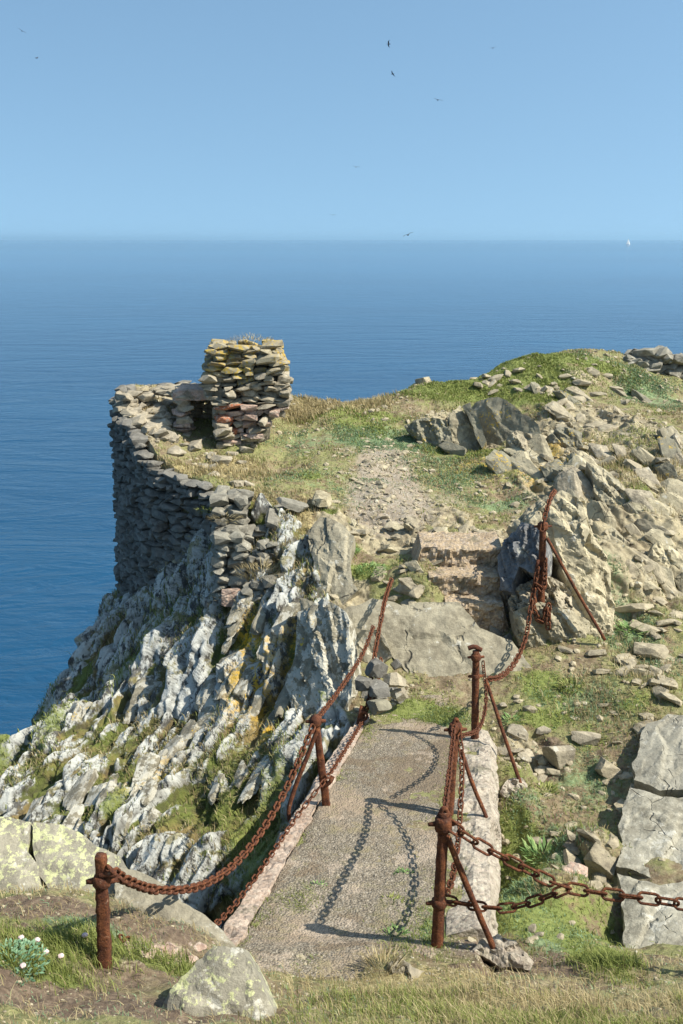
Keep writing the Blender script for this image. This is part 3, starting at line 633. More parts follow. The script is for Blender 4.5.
tag(outline_rock('boulder', [(116,866),(150,876),(182,902),(212,922),(239,950),(215,950),(180,936),(145,920),(112,906)], (160,905,5.75), (.1,-.5,.83), .6, M['boulder'], .03, .05, .03, (.5,.3,.3), 7), 'grey wedge of rock sloping down right of the short post, under the thick chain', 'rock')
tag(outline_rock('boulder', [(152,1040),(164,1002),(190,970),(214,946),(242,948),(258,975),(268,1000),(290,1045)], (225,990,4.2), (-.12,-.72,.65), .5, M['limelichen'], .025, .05, .045, (.7,.35,.4), 8), 'pointed grey boulder with pale lichen spots at the bottom edge', 'boulder')
tag(outline_rock('rock', [(384,1004),(388,964),(398,956),(416,968),(434,973),(441,992),(430,1004)], (412,982,5.6), (-.2,-.8,.55), .35, M['stack'], .02, .06, .07, (.12,.07,.1), 9), 'craggy brown rock at the foot of the tallest front post', 'rock')
# bedrock slab below the steps
so1 = empty('rock_slab', P(450, 690, 12.0), 'broad smooth tilted slab of bedrock between the path and the steps', 'rock slab')
outline_rock('sloping_face', [(340,612),(372,598),(402,606),(458,602),(480,628),(512,640),(537,675),(536,703),(515,722),(485,726),(458,708),(430,694),(405,670),(388,648),(378,630),(350,628)], (450,660,12.1), (-.06,-.62,.78), .6, M['slab'], .045, .05, .035, (1.3,.8,.8), 12, parent=so1)
outline_rock('shaded_underside', [(300,598),(330,606),(352,626),(380,632),(392,655),(378,672),(350,676),(325,680),(306,650)], (345,640,12.35), (-.35,-.85,.4), .5, M['boulder'], .04, .05, .07, (.5,.25,.3), 13, parent=so1)
oc = empty('rock_outcrop', P(560, 640, 12.7), 'tall craggy outcrop with a pale right flank, behind the furthest rusty post', 'outcrop')
outline_rock('pale_flank', [(556,494),(584,500),(594,540),(612,568),(615,610),(610,660),(590,645),(572,615),(566,580),(556,545),(548,515)], (585,580,12.95), (.2,-.72,.5), .8, M['outcrop'], .035, .1, .12, (.5,.2,.25), 21, parent=oc)
outline_rock('hooded_top', [(508,528),(524,512),(544,498),(562,490),(582,503),(590,530),(584,556),(560,562),(540,548),(522,540)], (550,530,13.35), (-.3,-.75,.55), .8, M['outcrop'], .035, .12, .12, (.45,.2,.25), 22, parent=oc)
outline_rock('slaty_block', [(498,566),(503,540),(522,522),(540,530),(546,550),(536,574),(518,566),(511,592),(499,590)], (520,555,13.0), (-.75,-.45,.5), .5, M['slate'], .03, .05, .09, (.35,.1,.15), 23, parent=oc)
outline_rock('overhanging_base', [(514,612),(540,602),(572,610),(598,628),(608,654),(578,662),(545,656),(520,646)], (560,635,12.45), (.05,-.85,.1), .7, M['outcrop'], .03, .08, .10, (.4,.15,.2), 24, parent=oc)
outline_rock('broken_shelf', [(508,600),(520,584),(548,576),(570,590),(574,612),(545,622),(515,626)], (542,600,12.75), (-.2,-.8,.5), .6, M['stack'], .025, .1, .13, (.16,.08,.12), 25, parent=oc)
wo = empty('wedge_outcrop', P(500, 450, 19), 'dark grey wedge of upstanding rock with orange lichen on the hilltop slope', 'outcrop')
outline_rock('broad_slab', [(464,420),(476,402),(498,397),(512,404),(522,414),(538,424),(548,450),(544,468),(520,463),(498,452),(480,442)], (505,432,18.9), (-.6,-.7,.4), .7, M['grey'], .05, .06, .05, (.9,.5,.5), 31, parent=wo)
outline_rock('upright_slab', [(447,436),(450,414),(460,405),(472,424),(482,450),(466,452)], (465,432,18.9), (.2,-.85,.4), .5, M['outcrop'], .04, .04, .05, (.5,.3,.3), 32, parent=wo)
outline_rock('thin_slab', [(462,406),(470,402),(486,440),(482,448),(473,426)], (474,425,18.7), (-.4,-.8,.4), .4, M['grey'], .04, .02, .04, (.5,.3,.3), 36, parent=wo)
outline_rock('low_slab', [(404,426),(424,418),(446,420),(452,440),(448,450),(422,444)], (430,432,19.0), (-.5,-.8,.4), .5, M['grey'], .04, .05, .08, (.3,.15,.2), 33, parent=wo)
outline_rock('tail_slab', [(540,466),(560,468),(582,486),(602,512),(578,506),(556,494)], (570,488,16.6), (-.3,-.7,.6), .5, M['grey'], .04, .05, .08, (.5,.2,.2), 34, parent=wo)
for (pg, an, nn, lb, sd, mt) in [
  ([(586,462),(606,470),(636,500),(652,528),(640,536),(618,514),(596,494)], (620,500,15.7), (-.1,-.7,.65), 'long pale rib of rock running down the hill right of the outcrop', 41, 'outcrop'),
  ([(640,470),(656,474),(668,500),(676,530),(664,528),(650,504)], (658,500,16.2), (-.3,-.7,.6), 'narrow upper rib of rock near the right edge, below the hilltop', 42, 'outcrop'),
  ([(648,556),(658,540),(672,546),(690,560),(690,592),(672,586),(655,580)], (670,565,14.0), (-.1,-.9,.4), 'fluted grey rock at the right edge above the scree', 43, 'outcrop'),
  ([(506,440),(516,430),(532,434),(534,450),(520,456)], (520,443,18.0), (-.2,-.8,.5), 'squarish block resting at the foot of the dark wedge', 44, 'stone'),
  ([(548,436),(560,426),(582,432),(584,448),(566,452),(550,448)], (566,440,18.2), (-.1,-.75,.6), 'lichened square block right of the dark wedge', 45, 'grey'),
  ([(600,540),(616,530),(640,560),(652,590),(640,594),(618,570)], (626,560,14.2), (-.1,-.7,.6), 'low tan rib of rock above the fallen stones', 46, 'outcrop')]:
    tag(outline_rock('rock_rib' if sd not in (44, 45) else 'rock', pg, an, nn, .5, M[mt], .04, .06, .11, (.5,.16,.22), sd), lb, 'rock')
ps = empty('rock_slab', P(660, 850, 8.3), 'broad pale grey cracked bedrock sheet at the lower right edge', 'rock slab')
for pg, sd in [([(646,724),(668,714),(720,716),(740,760),(712,792),(660,790),(634,780),(638,752)], 51), ([(630,788),(662,797),(716,796),(760,850),(700,872),(660,880),(616,866),(618,826)], 52), ([(617,873),(660,886),(706,877),(770,900),(770,1000),(648,990),(630,960),(621,905)], 53)]:
    outline_rock('sheet', pg, (660,850,8.31) if sd < 53 else (660,930,7.15), (-.14,-.06,1), .5, M['pale'], .03, .03, .05, (.9,.4,.6), sd, back=(.1,.3,-1), parent=ps)
# ridge between path and cliff: lichened crest
cr = empty('crest_rock', P(325, 640, 12.3), 'white lichened rock crest above the head of the path, left of the tilted slab', 'rock')
outline_rock('upper_crest', [(314,562),(308,532),(320,516),(338,522),(354,536),(350,562),(358,590),(342,606),(316,602)], (330,560,13.75), (-.3,-.6,.75), .4, M['slab'], .035, .05, .06, (.7,.3,.4), 61, parent=cr)
outline_rock('lower_crest', [(298,612),(322,598),(346,612),(350,645),(352,690),(345,730),(322,742),(296,720),(285,680),(296,640)], (320,670,11.9), (-.6,-.6,.5), .5, M['crest'], .03, .04, .08, (.4,.16,.22), 62, parent=cr)

# ------------------------------------------------------------------ causeway walls
def ribbon(name, prof, y0, y1, xf, mat, sd, amp, crs, step=.03, parent=None):
    yy = np.arange(y0, y1, step); rows = []
    pr = [prof[0]]
    for a, b in zip(prof[:-1], prof[1:]):
        k = max(1, int(np.hypot(b[0] - a[0], b[1] - a[1]) / step)); pr += [(a[0] + (b[0] - a[0]) * j / k, a[1] + (b[1] - a[1]) * j / k) for j in range(1, k + 1)]
    pr = np.array(pr); Yv = np.repeat(yy[:, None], len(pr), 1); Xv = xf(Yv) + pr[None, :, 0]; Zv = path_h(Yv) + SEA + pr[None, :, 1]
    V = np.stack([Xv, Yv, Zv], 2).reshape(-1, 3)
    c = crag(V, np.eye(3), crs, sd)[0]; w1 = amp * c + amp * .7 * fbm(V * 2.5, sd, 3)
    nrm = np.zeros_like(pr); tn = np.gradient(pr, axis=0); nrm[:, 0] = -tn[:, 1]; nrm[:, 1] = tn[:, 0]; nrm /= np.linalg.norm(nrm, axis=1)[:, None] + 1e-9
    sg = np.sign(nrm[np.argmax(pr[:, 1]), 1]) or 1
    off = np.tile(nrm * sg, (len(yy), 1)) * w1[:, None]; V[:, 0] += off[:, 0]; V[:, 2] += off[:, 1]; V[:, 1] += .01 * fbm(V * 7, sd + 5, 2)
    fi = np.arange(len(V)).reshape(len(yy), -1); Fq = np.stack([fi[:-1, :-1], fi[:-1, 1:], fi[1:, 1:], fi[1:, :-1]], 2).reshape(-1, 4).tolist()
    Fq += [fi[0].tolist(), fi[-1][::-1].tolist()]
    loc = V.mean(0); me = mesh(name, V - loc, Fq); bm = bmesh.new(); bm.from_mesh(me); bmesh.ops.recalc_face_normals(bm, faces=bm.faces); bm.to_mesh(me); bm.free()
    o = link(name, me, mat); o.location = loc; return o
tag(ribbon('retaining_wall', [(.10,-.2), (.09,.03), (-.06,.035), (-.10,-.05), (-.16,-2.6)], 5.7, 11.1, xl, M['kerb'], 81, .035, (.2,.25,.15)), 'pinkish concrete edge along the left side of the path, above the green gully', 'wall')
tag(ribbon('retaining_wall', [(-.30,-.2), (-.29,.0), (-.1,.05), (.03,.02), (.09,-.10), (.16,-1.6)], 6.2, 10.5, xr, M['footing'], 83, .045, (.22,.3,.16)), 'rough pale stone coping and wall along the right side of the path', 'wall')
# steps
st_ = empty('steps', P(468, 620, 12.9), 'three worn earthy steps climbing from the tilted slab', 'steps')
for k, (y0, y1, D, xa, xb) in enumerate([(624, 603, 12.85, 440, 508), (602, 575, 13.12, 422, 508), (574, 548, 13.45, 414, 508)]):
    a = P(xa, y0, D); b = P(xb, y0, D); zt = P(xa, y1, D)[2]; nx, ny, nz = 40, 14, 10
    V = []; 
    for s_ in np.concatenate([[0, .0], np.linspace(0, 1, 12)]): pass
    prof = [(0., a[2] - .3)] + [(0., a[2] + (zt - a[2]) * j / 9) for j in range(10)] + [(.06 * j, zt + .004 * j) for j in range(1, 12)] + [(.7, a[2] - .3)]
    for i in range(nx + 1):
        x_ = a[0] + (b[0] - a[0]) * i / nx
        for (dy, zz) in prof: V.append([x_, a[1] + dy, zz])
    V = np.array(V); nse = fbm(V * 4, 90 + k, 4); V[:, 1] -= .10 * nse + .05 * crag(V, np.eye(3), (.09, .09, .07), 91 + k)[0]; V[:, 2] += .045 * fbm(V * 4, 95 + k, 3) - .015 * (np.arange(len(V)) % len(prof) == 10)
    ii_ = np.arange(len(V)) // len(prof); V[:, 2] -= .30 * np.clip(1 - np.minimum(ii_, nx - ii_) / 3, 0, 1)
    m = len(prof); Fq = [[i * m + j, i * m + j + 1, (i + 1) * m + j + 1, (i + 1) * m + j] for i in range(nx) for j in range(m - 1)]
    Fq += [list(range(m)), [nx * m + j for j in range(m)][::-1]]
    link('step', mesh('step', V - np.array(st_.location), Fq, False), M['step'], st_)

# ------------------------------------------------------------------ the ruin
rng = np.random.default_rng(4)
ru = empty('ruined_tower', P(150, 590, 18.0), 'roofless round ruin of dark dry stone on the cliff edge with a square opening', 'ruin')
def stone_at(g, c, ax, ln, hh_, dp, k=2, rough=.03, tilt=.05):
    v, f = hull_rock(rng, (ln / 2 * 1.18, dp / 2, hh_ / 2 * 1.2))
    ax = np.array([ax[0], ax[1], 0.]); ax /= np.linalg.norm(ax); nn = np.array([-ax[1], ax[0], 0.]); R = np.stack([ax, nn, [0, 0, 1.]])
    R = R @ rotm(rng, tilt, rng.normal(0, tilt)).T
    g.add((v @ R + c, f))
TC = [np.array([-3.0, 22.75]), np.array([-3.9, 22.2]), np.array([-4.35, 21.3])] + [np.array(q) for q in TW] + [np.array([-1.86, 15.72])]
cc = catmull([np.array([*q, 0]) for q in TC], 10); cc = np.array(cc)[:, :2]; Lc = np.concatenate([[0], np.cumsum(np.linalg.norm(np.diff(cc, axis=0), axis=1))])
g = Geo(); core = Geo(); zb = SEA - 7.9
ztop = HIGH(cc[:, 0] + .12, cc[:, 1]) + SEA
s = 0; 
zlev = SEA - 2.75
while zlev > zb:
    ch = rng.uniform(.075, .16); s = rng.uniform(0, .2)
    while s < Lc[-1]:
        ln = rng.uniform(.10, .36) + .12 * (rng.random() < .15); sm = s + ln / 2
        cx, cy = np.interp(sm, Lc, cc[:, 0]), np.interp(sm, Lc, cc[:, 1]); a = np.array([np.interp(sm + .1, Lc, cc[:, 0]) - np.interp(sm - .1, Lc, cc[:, 0]), np.interp(sm + .1, Lc, cc[:, 1]) - np.interp(sm - .1, Lc, cc[:, 1])]); a /= np.linalg.norm(a) + 1e-9
        zt = np.interp(sm, Lc, ztop) + .0 + rng.uniform(-.10, .05)
        if zlev - ch * .5 < zt and zlev > LOW(np.array([cx - .2]), np.array([cy - .2]))[0] + SEA - .6:
            o_ = -.04 + .16 * sstep(cy, 18.5, 19.8) + rng.normal(0, .035) - .02 * (zt - zlev)
            nn = np.array([-a[1], a[0]])  # points inward or outward
            if nn @ (np.array([-2.2, 19.5]) - np.array([cx, cy])) < 0: nn = -nn
            c2 = np.array([cx, cy]) + nn * o_
            stone_at(g, np.array([c2[0], c2[1], zlev - ch / 2 + rng.normal(0, .016)]), a, ln * 1.02, ch * rng.uniform(.85, 1.2), rng.uniform(.22, .38), 3 if sm > 2 else 2, .04, .08)
        s += ln
    zlev -= ch
wl_ = g.build('outer_wall', M['wall'], ru)
# dark earth core just behind the face
V = []; 
for i in range(len(cc)):
    V += [[cc[i, 0], cc[i, 1], zb - .5], [cc[i, 0], cc[i, 1], ztop[i] - .12]]
cen = np.array([-2.3, 19.6]); V = np.array(V); V[:, :2] += (cen - V[:, :2]) * .022
core.add((V, [[2 * i, 2 * i + 1, 2 * i + 3, 2 * i + 2] for i in range(len(cc) - 1)])); core.build('wall_core', M['core'], ru)
# masonry stump
g = Geo(); gp = Geo(); gt = Geo(); gb = Geo()
lev = [(342,212,279),(352,207,283),(362,206,285),(372,204,288),(382,206,290),(392,208,291),(400,211,291),(408,213,288),(416,214,280),(424,216,270),(434,220,262),(446,226,256),(456,230,250)]
for i in range(60):
    pass
py = 344.
while py < 455:
    ch_px = rng.uniform(3.0, 6.8); ym = py + ch_px / 2
    l_, r_ = np.interp(ym, [q[0] for q in lev], [q[1] for q in lev]), np.interp(ym, [q[0] for q in lev], [q[2] for q in lev])
    A = P(l_ + 2.5, ym, 18.7); B_ = P(r_ - 6, ym, 18.7); hh_ = ch_px * 19.2 / F; w_ = B_[0] - A[0]; dep = .95
    cx = (A[0] + B_[0]) / 2; per = 2 * (w_ + dep); s = rng.uniform(0, .1)
    while s < per:
        ln = rng.uniform(.09, .34) + .15 * (rng.random() < .12); q = s + ln / 2
        if q < w_: c2 = (A[0] + q, 18.45); a = (1, 0)
        elif q < w_ + dep: c2 = (B_[0] - .08, 18.45 + q - w_); a = (0, 1)
        elif q < 2 * w_ + dep: c2 = (B_[0] - (q - w_ - dep), 18.45 + dep); a = (-1, 0)
        else: c2 = (A[0] + .08, 18.45 + dep - (q - 2 * w_ - dep)); a = (0, -1)
        tgt = gt if ym < 372 + rng.normal(0, 5) else g
        if ym > 402 and q < w_ and rng.random() < .6: tgt = gp
        if 404 < ym < 437 and q < w_ * .28: tgt = gb
        stone_at(tgt, np.array([c2[0] + rng.normal(0, .03), c2[1] + rng.normal(0, .07), A[2] + rng.normal(0, .014)]), a, ln * 1.04, hh_ * rng.uniform(.8, 1.3), rng.uniform(.22, .42), 3, .05, .13)
        s += ln
    py += ch_px
su = g.build('masonry_stump', M['stack'], ru); gt.build('stump_top', M['stacktop'], ru)
gp.build('pink_stonework', M['pinkstone'], ru); gb.build('brick_jamb', M['brick'], ru)
for o in list(su.children): pass
g = Geo(); a = P(212, 350, 18.5); b = P(284, 455, 18.5)
v, f = ICO[2]; g.add((v * np.array([.66, .46, .62]) + np.array([(a[0] + b[0]) / 2 + .02, 18.92, SEA - 2.62]), f)); g.add((v * np.array([.44, .40, .8]) + np.array([(a[0] + b[0]) / 2 - .03, 18.95, SEA - 3.3]), f)); g.build('rubble_core', M['core'], ru)
# lintel and niche
g = Geo(); a = P(176, 395, 18.75); b = P(213, 395, 18.75)
v, f = poly_rock(rng, (.42, .42, .125), 3, 4, .015, .4); g.add((v + np.array([(a[0] + b[0]) / 2, 19.05, a[2]]), f)); g.build('lintel', M['pinkstone'], ru)
g = Geo(); gq = Geo()
for k in range(9):
    z_ = SEA - 3.72 + k * .105
    for d_ in (0, .28, .55):
        stone_at(gq if k in (2, 3, 5) else g, np.array([-2.98 + rng.normal(0, .025) - .05 * (k % 2), 18.78 + d_, z_]), (1, 0), rng.uniform(.26, .4), .115, .3, 3)
    for x_ in (-2.9, -2.6, -2.3): stone_at(g, np.array([x_, 19.75, z_]), (1, 0), .34, .115, .25, 2)
    stone_at(g, np.array([-2.33, 19.3, z_]), (0, 1), .8, .115, .25, 2)
for k in range(9): stone_at(g, np.array([-3.15 - .13 * k + rng.normal(0, .03), 19.6 + rng.normal(0, .2) - .0 * k, SEA - 3.02 + .12 * rng.random()]), (1, .1), rng.uniform(.2, .4), .13, .3, 3, .03, .12)
for k in range(10): stone_at(g, np.array([-3.05 + rng.normal(0, .25), 19.65 + rng.normal(0, .15), SEA - 2.85]), (1, .1), rng.uniform(.2, .4), .12, .35, 3, .03, .12)
g.build('opening_side', M['stack'], ru); gq.build('pink_opening_stones', M['pinkstone'], ru)
# rubble lying on the tower head
g = Geo()
for k in range(150):
    px_ = rng.uniform(118, 250) if k % 2 else rng.uniform(118, 176); py_ = 392 + (px_ - 113) * rng.uniform(.15, .8) + rng.uniform(0, 14)
    if 176 < px_ < 216 and py_ < 440: continue
    c = gpt(px_, min(py_, 486)); s_ = rng.uniform(.05, .17)
    v, f = hull_rock(rng, (s_ * 1.3, s_, s_ * .5)); g.add((v @ rotm(rng).T + c + np.array([0, 0, s_ * .1]), f))
tag(g.build('fallen_rubble', M['stack'], ru), kind='stuff')
# stepped pier of masonry
pi_ = empty('masonry_pier', P(226, 630, 13.9), 'narrow broken pier of dark stones below the ruin, one pink block near its foot', 'wall remnant')
g = Geo(); yk = 496.
rows = []
while yk < 628:
    ch = rng.uniform(6, 11); c = P(229, yk + ch / 2, 14.6 + (yk < 530) * .5); hh_ = ch * 15.3 / F
    for j in range(3):
        stone_at(g, c + np.array([(j - 1) * .145 + rng.normal(0, .03) + .02, .0 + .15 * (j == 1) + rng.normal(0, .03), 0]), (1, rng.normal(0, .15)), rng.uniform(.20, .32), hh_ * 1.05, .34, 3, .03, .07)
        stone_at(g, c + np.array([(j - 1) * .145 + rng.normal(0, .03) + .02, .38 + rng.normal(0, .03), 0]), (1, 0), rng.uniform(.22, .32), hh_ * 1.05, .4, 2, .03, .07)
    yk += ch
g.build('stone_courses', M['pier'], pi_)
g = Geo(); v, f = poly_rock(rng, (.155, .16, .145), 5, 4, .03); g.add((v + P(230, 597, 14.25), f)); g.build('pink_block', M['pinkstone'], pi_)
terr = empty('broken_stonework', P(262, 590, 14.2), 'terraced broken stonework with grass between, right of the narrow pier', 'wall remnant')
g = Geo()
for (xa, xb, yy_, D) in [(240,256,530,14.9),(258,276,548,14.5),(246,264,560,14.4),(240,262,590,14.0),(262,282,583,13.95)]:
    x_ = xa
    while x_ < xb:
        w_ = rng.uniform(9, 20)
        for r in range(2): stone_at(g, P(x_ + w_ / 2, yy_ + r * 7 + rng.normal(0, 1.5), D) + np.array([0, .05 + .1 * rng.random(), 0]), (1, rng.normal(0, .2)), w_ * D * 1.05 / F, .11, .35, 3, .03, .1)
        x_ += w_
g.build('stones', M['pier'], terr)
# rubble wall on the right horizon
rw = empty('rubble_wall', P(655, 388, 24.6), 'tumbled dark dry-stone wall on the skyline at the right edge', 'wall')
g = Geo()
for k in range(170):
    px_ = rng.uniform(622, 740); top_ = np.interp(px_, [620, 640, 655, 683, 740], [360, 350, 347, 356, 368]); bot_ = np.interp(px_, [620, 650, 683, 740], [364, 378, 392, 400])
    c = P(px_, rng.uniform(top_ + 3, bot_), 24.4 + rng.uniform(-.3, .5)); s_ = rng.uniform(.13, .3)
    v, f = hull_rock(rng, (s_ * 1.2, s_, s_ * .5)); g.add((v @ rotm(rng, .35).T + c, f))
g.build('piled_stones', M['pier'], rw)

# ------------------------------------------------------------------ chain posts
PG = 'rusted iron posts that carry the chains'
def post(label, rods, base, foot=None, collars=(), top=None, r=.04, sq=0, extra=()):
    t_ = empty('chain_post', base, label, 'post', PG)
    a, b = np.array(rods[0]), np.array(rods[1]); n_ = 40
    pts = sub(a, b, n_); rad = [r * .94 * (1.12 - .22 * i / n_) for i in range(n_ + 1)]
    Geo().add(tube(pts, rad, 14 if not sq else 16, True, sq, .0075, 3)).build('shaft', M['rust'], t_, True)
    for (f_, rr, hh_) in collars:
        c = a + (b - a) * f_; d_ = (b - a) / np.linalg.norm(b - a)
        Geo().add(tube([c - d_ * hh_, c - d_ * hh_ * .6, c + d_ * hh_ * .6, c + d_ * hh_], [rr * .8, rr, rr, rr * .8], 10, True, 0, .008, 5)).build('collar', M['rust'], t_, True)
        Geo().add(tube([c - np.array([rr * 1.7, .01, 0]), c - np.array([rr * .8, 0, 0]), c + np.array([rr * .8, 0, 0]), c + np.array([rr * 1.7, .01, 0])], [.012, .02, .02, .014], 8, True, 0, .003, 5)).build('lug', M['rust'], t_, True)
    for e in extra:
        Geo().add(tube(catmull(e[0], 8), e[1], 8, True, 0, .004, 8)).build(e[2], M['rust'], t_, True)
    return t_
def eye(c, R, r, nrm=(0, 1, 0), n_=16):
    nrm = np.array(nrm, float); nrm /= np.linalg.norm(nrm); u = np.cross(nrm, [0, 0, 1.]); u /= np.linalg.norm(u); v = np.cross(nrm, u)
    return [np.array(c) + R * (math.cos(2 * math.pi * i / n_) * u + math.sin(2 * math.pi * i / n_) * v) for i in range(n_ + 1)]
def down(p_, d_): q = np.array(p_); q[2] -= d_; return q
A0, A1 = P(436, 962, 6.0), P(444, 812, 6.06)
pa = post('tallest front post, right of the path bottom, its slanting brace set in a pale lump', (down(A0, .1), A1), A0, collars=[(.93, .062, .055), (.45, .055, .035)], r=.043, sq=0,
     extra=[([P(447,836,6.04), P(468,888,5.98), P(491,942,5.92), P(493,950,5.92)], .022, 'brace'), ([A1 + np.array([-.03, 0, -.03]), A1 + np.array([0, 0, .03]), A1 + np.array([.035, 0, -.03])], .018, 'hook')])
outline_rock('footing', [(470,952),(482,938),(498,933),(516,941),(534,962),(530,971),(500,968)], (500,953,5.88), (0,-.6,.8), .3, M['footing'], .02, .05, .05, (.12,.08,.1), 71, parent=pa)
B0, B1 = P(448, 820, 8.15), P(456, 722, 8.3)
post('second post from the front on the right side, with a bowed brace', (down(B0, .1), B1), B0, collars=[(.93, .062, .06)], r=.042,
     extra=[([P(461,750,8.28), P(474,788,8.2), P(487,820,8.12), P(484,834,8.1), P(476,839,8.1)], .020, 'brace'), ([B1 + np.array([-.03, 0, -.03]), B1 + np.array([0, 0, .03]), B1 + np.array([.03, 0, -.03])], .018, 'hook')])
C0, C1 = P(475, 742, 10.2), P(476, 651, 10.25)
pc = post('post at the head of the path with a bent top and straight brace', (down(C0, .1), C1), C0, collars=[(.94, .055, .04), (.75, .05, .03)], r=.045,
     extra=[([P(486,680,10.22), P(503,732,10.0), P(521,785,9.8)], .022, 'brace'), ([C1 + np.array([-.09, 0, .03]), C1 + np.array([-.02, 0, .05]), C1 + np.array([.06, 0, .01])], .026, 'bent_cap')])
outline_rock('footing', [(500,792),(508,779),(522,778),(534,792),(532,802),(512,804)], (517,790,9.75), (0,-.6,.8), .3, M['footing'], .025, .05, .05, (.12,.08,.1), 72, parent=pc)
D0, D1 = P(328, 808, 8.4), P(315, 716, 8.42)
post('leaning post on the left path edge with a bowed brace', (down(D0, .1), D1), D0, collars=[(.95, .055, .045)], r=.042, sq=1,
     extra=[([P(318,728,8.4), P(309,752,8.36), P(296,785,8.3), P(289,808,8.25), P(290,822,8.22)], .022, 'brace'), ([P(322,788,8.36), P(330,782,8.34), P(333,776,8.36)], .02, 'lug')])
L0, L1 = P(104, 962, 4.6), P(101, 855, 4.63)
post('short thick square post standing in grass at the left, nearest of all', (down(L0, .12), L1), L0, collars=[(.80, .048, .035)], r=.039, sq=1,
     extra=[([L1 + np.array([-.01, -.02, -.11]), L1 + np.array([.05, -.03, -.095]), L1 + np.array([.075, -.02, -.10])], .02, 'staple')])
E0, E1 = P(541, 616, 12.6), P(543, 522, 12.7)
post('furthest post against the craggy outcrop, with a long straight brace to the right', (down(E0, .15), E1), E0, collars=[(.96, .07, .05)], r=.05,
     extra=[([P(547,538,12.65), P(576,590,12.4), P(605,640,12.2)], .022, 'brace'), ([P(538,560,12.6), P(534,590,12.55), P(538,612,12.5)], .022, 'side_rod')])
f0 = empty('iron_stake', P(361, 726, 10.75), 'short rusty stake at the left corner of the path head', 'stake')
Geo().add(tube([down(P(361, 730, 10.75), .1), P(360, 722, 10.76), P(362, 706, 10.8)], [.05, .045, .03], 10, True, 0, .01, 4)).build('shaft', M['rust'], f0, True)
Geo().add(tube(eye(P(363, 716, 10.74), .05, 0), .016, 8)).build('ring', M['rust'], f0, True)

def link_mesh(L, W, r):
    n_ = 24; pts = []
    hx = L / 2 - W / 2
    for i in range(n_):
        w = 2 * math.pi * i / n_; pts.append([math.cos(w) * W / 2 + (hx if math.cos(w) > 0 else -hx), math.sin(w) * W / 2, 0])
    pts = np.array(pts); V = []; seg = 7
    for i in range(n_):
        t_ = pts[(i + 1) % n_] - pts[i - 1]; t_ /= np.linalg.norm(t_); b_ = np.array([0, 0, 1.]); a_ = np.cross(b_, t_)
        for k in range(seg): w = 2 * math.pi * k / seg; V.append(pts[i] + r * (math.cos(w) * a_ + math.sin(w) * b_))
    V = np.array(V); V = V + (r * .22 * fbm(V * 60, 3, 2))[:, None]
    Fq = np.array([[i * seg + k, i * seg + (k + 1) % seg, ((i + 1) % n_) * seg + (k + 1) % seg, ((i + 1) % n_) * seg + k] for i in range(n_) for k in range(seg)])
    me = mesh('link', V, Fq, True); me.materials.append(M['rust']); return me
LM = {}
def chain(label, ctrl, L=.11, W=.062, r=.011, dense=.68):
    if ctrl[-1][2] > 6.5: W *= .85; r *= .82; L *= .92
    c = np.array(catmull([P(*q) if len(q) == 3 else q for q in ctrl], 24)); s_ = np.concatenate([[0], np.cumsum(np.linalg.norm(np.diff(c, axis=0), axis=1))])
    t_ = empty('chain', c[0], label, 'chain', 'rusty chains strung between the posts')
    key = (L, W, r)
    if key not in LM: LM[key] = link_mesh(*key)
    pitch = L * dense; n_ = int(s_[-1] / pitch)
    if n_ > 98: pitch = s_[-1] / 98; n_ = 98
    rr = np.random.default_rng(int(c[0][0] * 1e4) & 0xffff)
    for i in range(n_):
        m = (i + .5) * pitch; q = np.array([np.interp(m, s_, c[:, k]) for k in range(3)]); q1 = np.array([np.interp(min(m + .03, s_[-1]), s_, c[:, k]) for k in range(3)]); q0 = np.array([np.interp(max(m - .03, 0), s_, c[:, k]) for k in range(3)])
        tx = q1 - q0; tx /= np.linalg.norm(tx); sd = np.cross([0, 0, 1.], tx)
        if np.linalg.norm(sd) < .15: sd = np.cross([0, 1., 0], tx)
        sd /= np.linalg.norm(sd); up = np.cross(tx, sd)
        Mx = Matrix(((tx[0], sd[0], up[0]), (tx[1], sd[1], up[1]), (tx[2], sd[2], up[2]))) @ Matrix.Rotation(math.pi / 4 + (math.pi / 2 if i % 2 else 0) + rr.normal(0, .18), 3, 'X')
        o = bpy.data.objects.new('link', LM[key]); COL.objects.link(o); o.parent = t_
        o.matrix_local = Matrix.Translation(Vector(q - c[0])) @ Mx.to_4x4()
    return t_
chain('thick chain hanging from the short left post to the top of the leaning path-edge post', [(110,869,4.6),(126,880,4.85),(160,890,5.45),(205,884,6.15),(245,853,6.9),(282,797,7.7),(315,722,8.4)], .10, .058, .0115, .68)
chain('lower chain trailing over the rocks and along the left edge of the path', [(120,938,4.85),(150,941,5.2),(196,936,5.75),(228,912,6.35),(262,868,7.05),(298,815,7.9),(328,776,8.33),(345,750,9.3),(362,722,10.7)], .085, .045, .008)
chain('thin chain rising from the leaning post across the crest rock', [(316,720,8.4),(338,692,9.5),(362,655,10.9),(374,625,11.9)], .09, .05, .009)
chain('double chain climbing the tilted rock slab from the stake to its top', [(361,720,10.75),(369,700,10.95),(372,672,11.25),(379,630,11.9),(385,600,12.5),(392,578,13.0)], .11, .06, .012, .55)
chain('short chain curling beside the dark stones at the foot of the slab', [(372,700,10.9),(378,676,11.1),(381,660,11.3),(378,655,11.35)], .10, .06, .012)
chain('upper chain running from the tallest post out of the picture to the right', [(447,823,6.03),(480,845,5.98),(520,866,5.93),(560,885,5.88),(600,893,5.82),(650,899,5.75),(720,910,5.6),(800,916,5.4)], .145, .07, .010, .8)
chain('lower chain looping from the middle of the tallest post up to join the upper chain', [(441,898,6.02),(465,904,5.99),(505,908,5.95),(540,899,5.91),(568,888,5.86)], .13, .06, .009, .78)
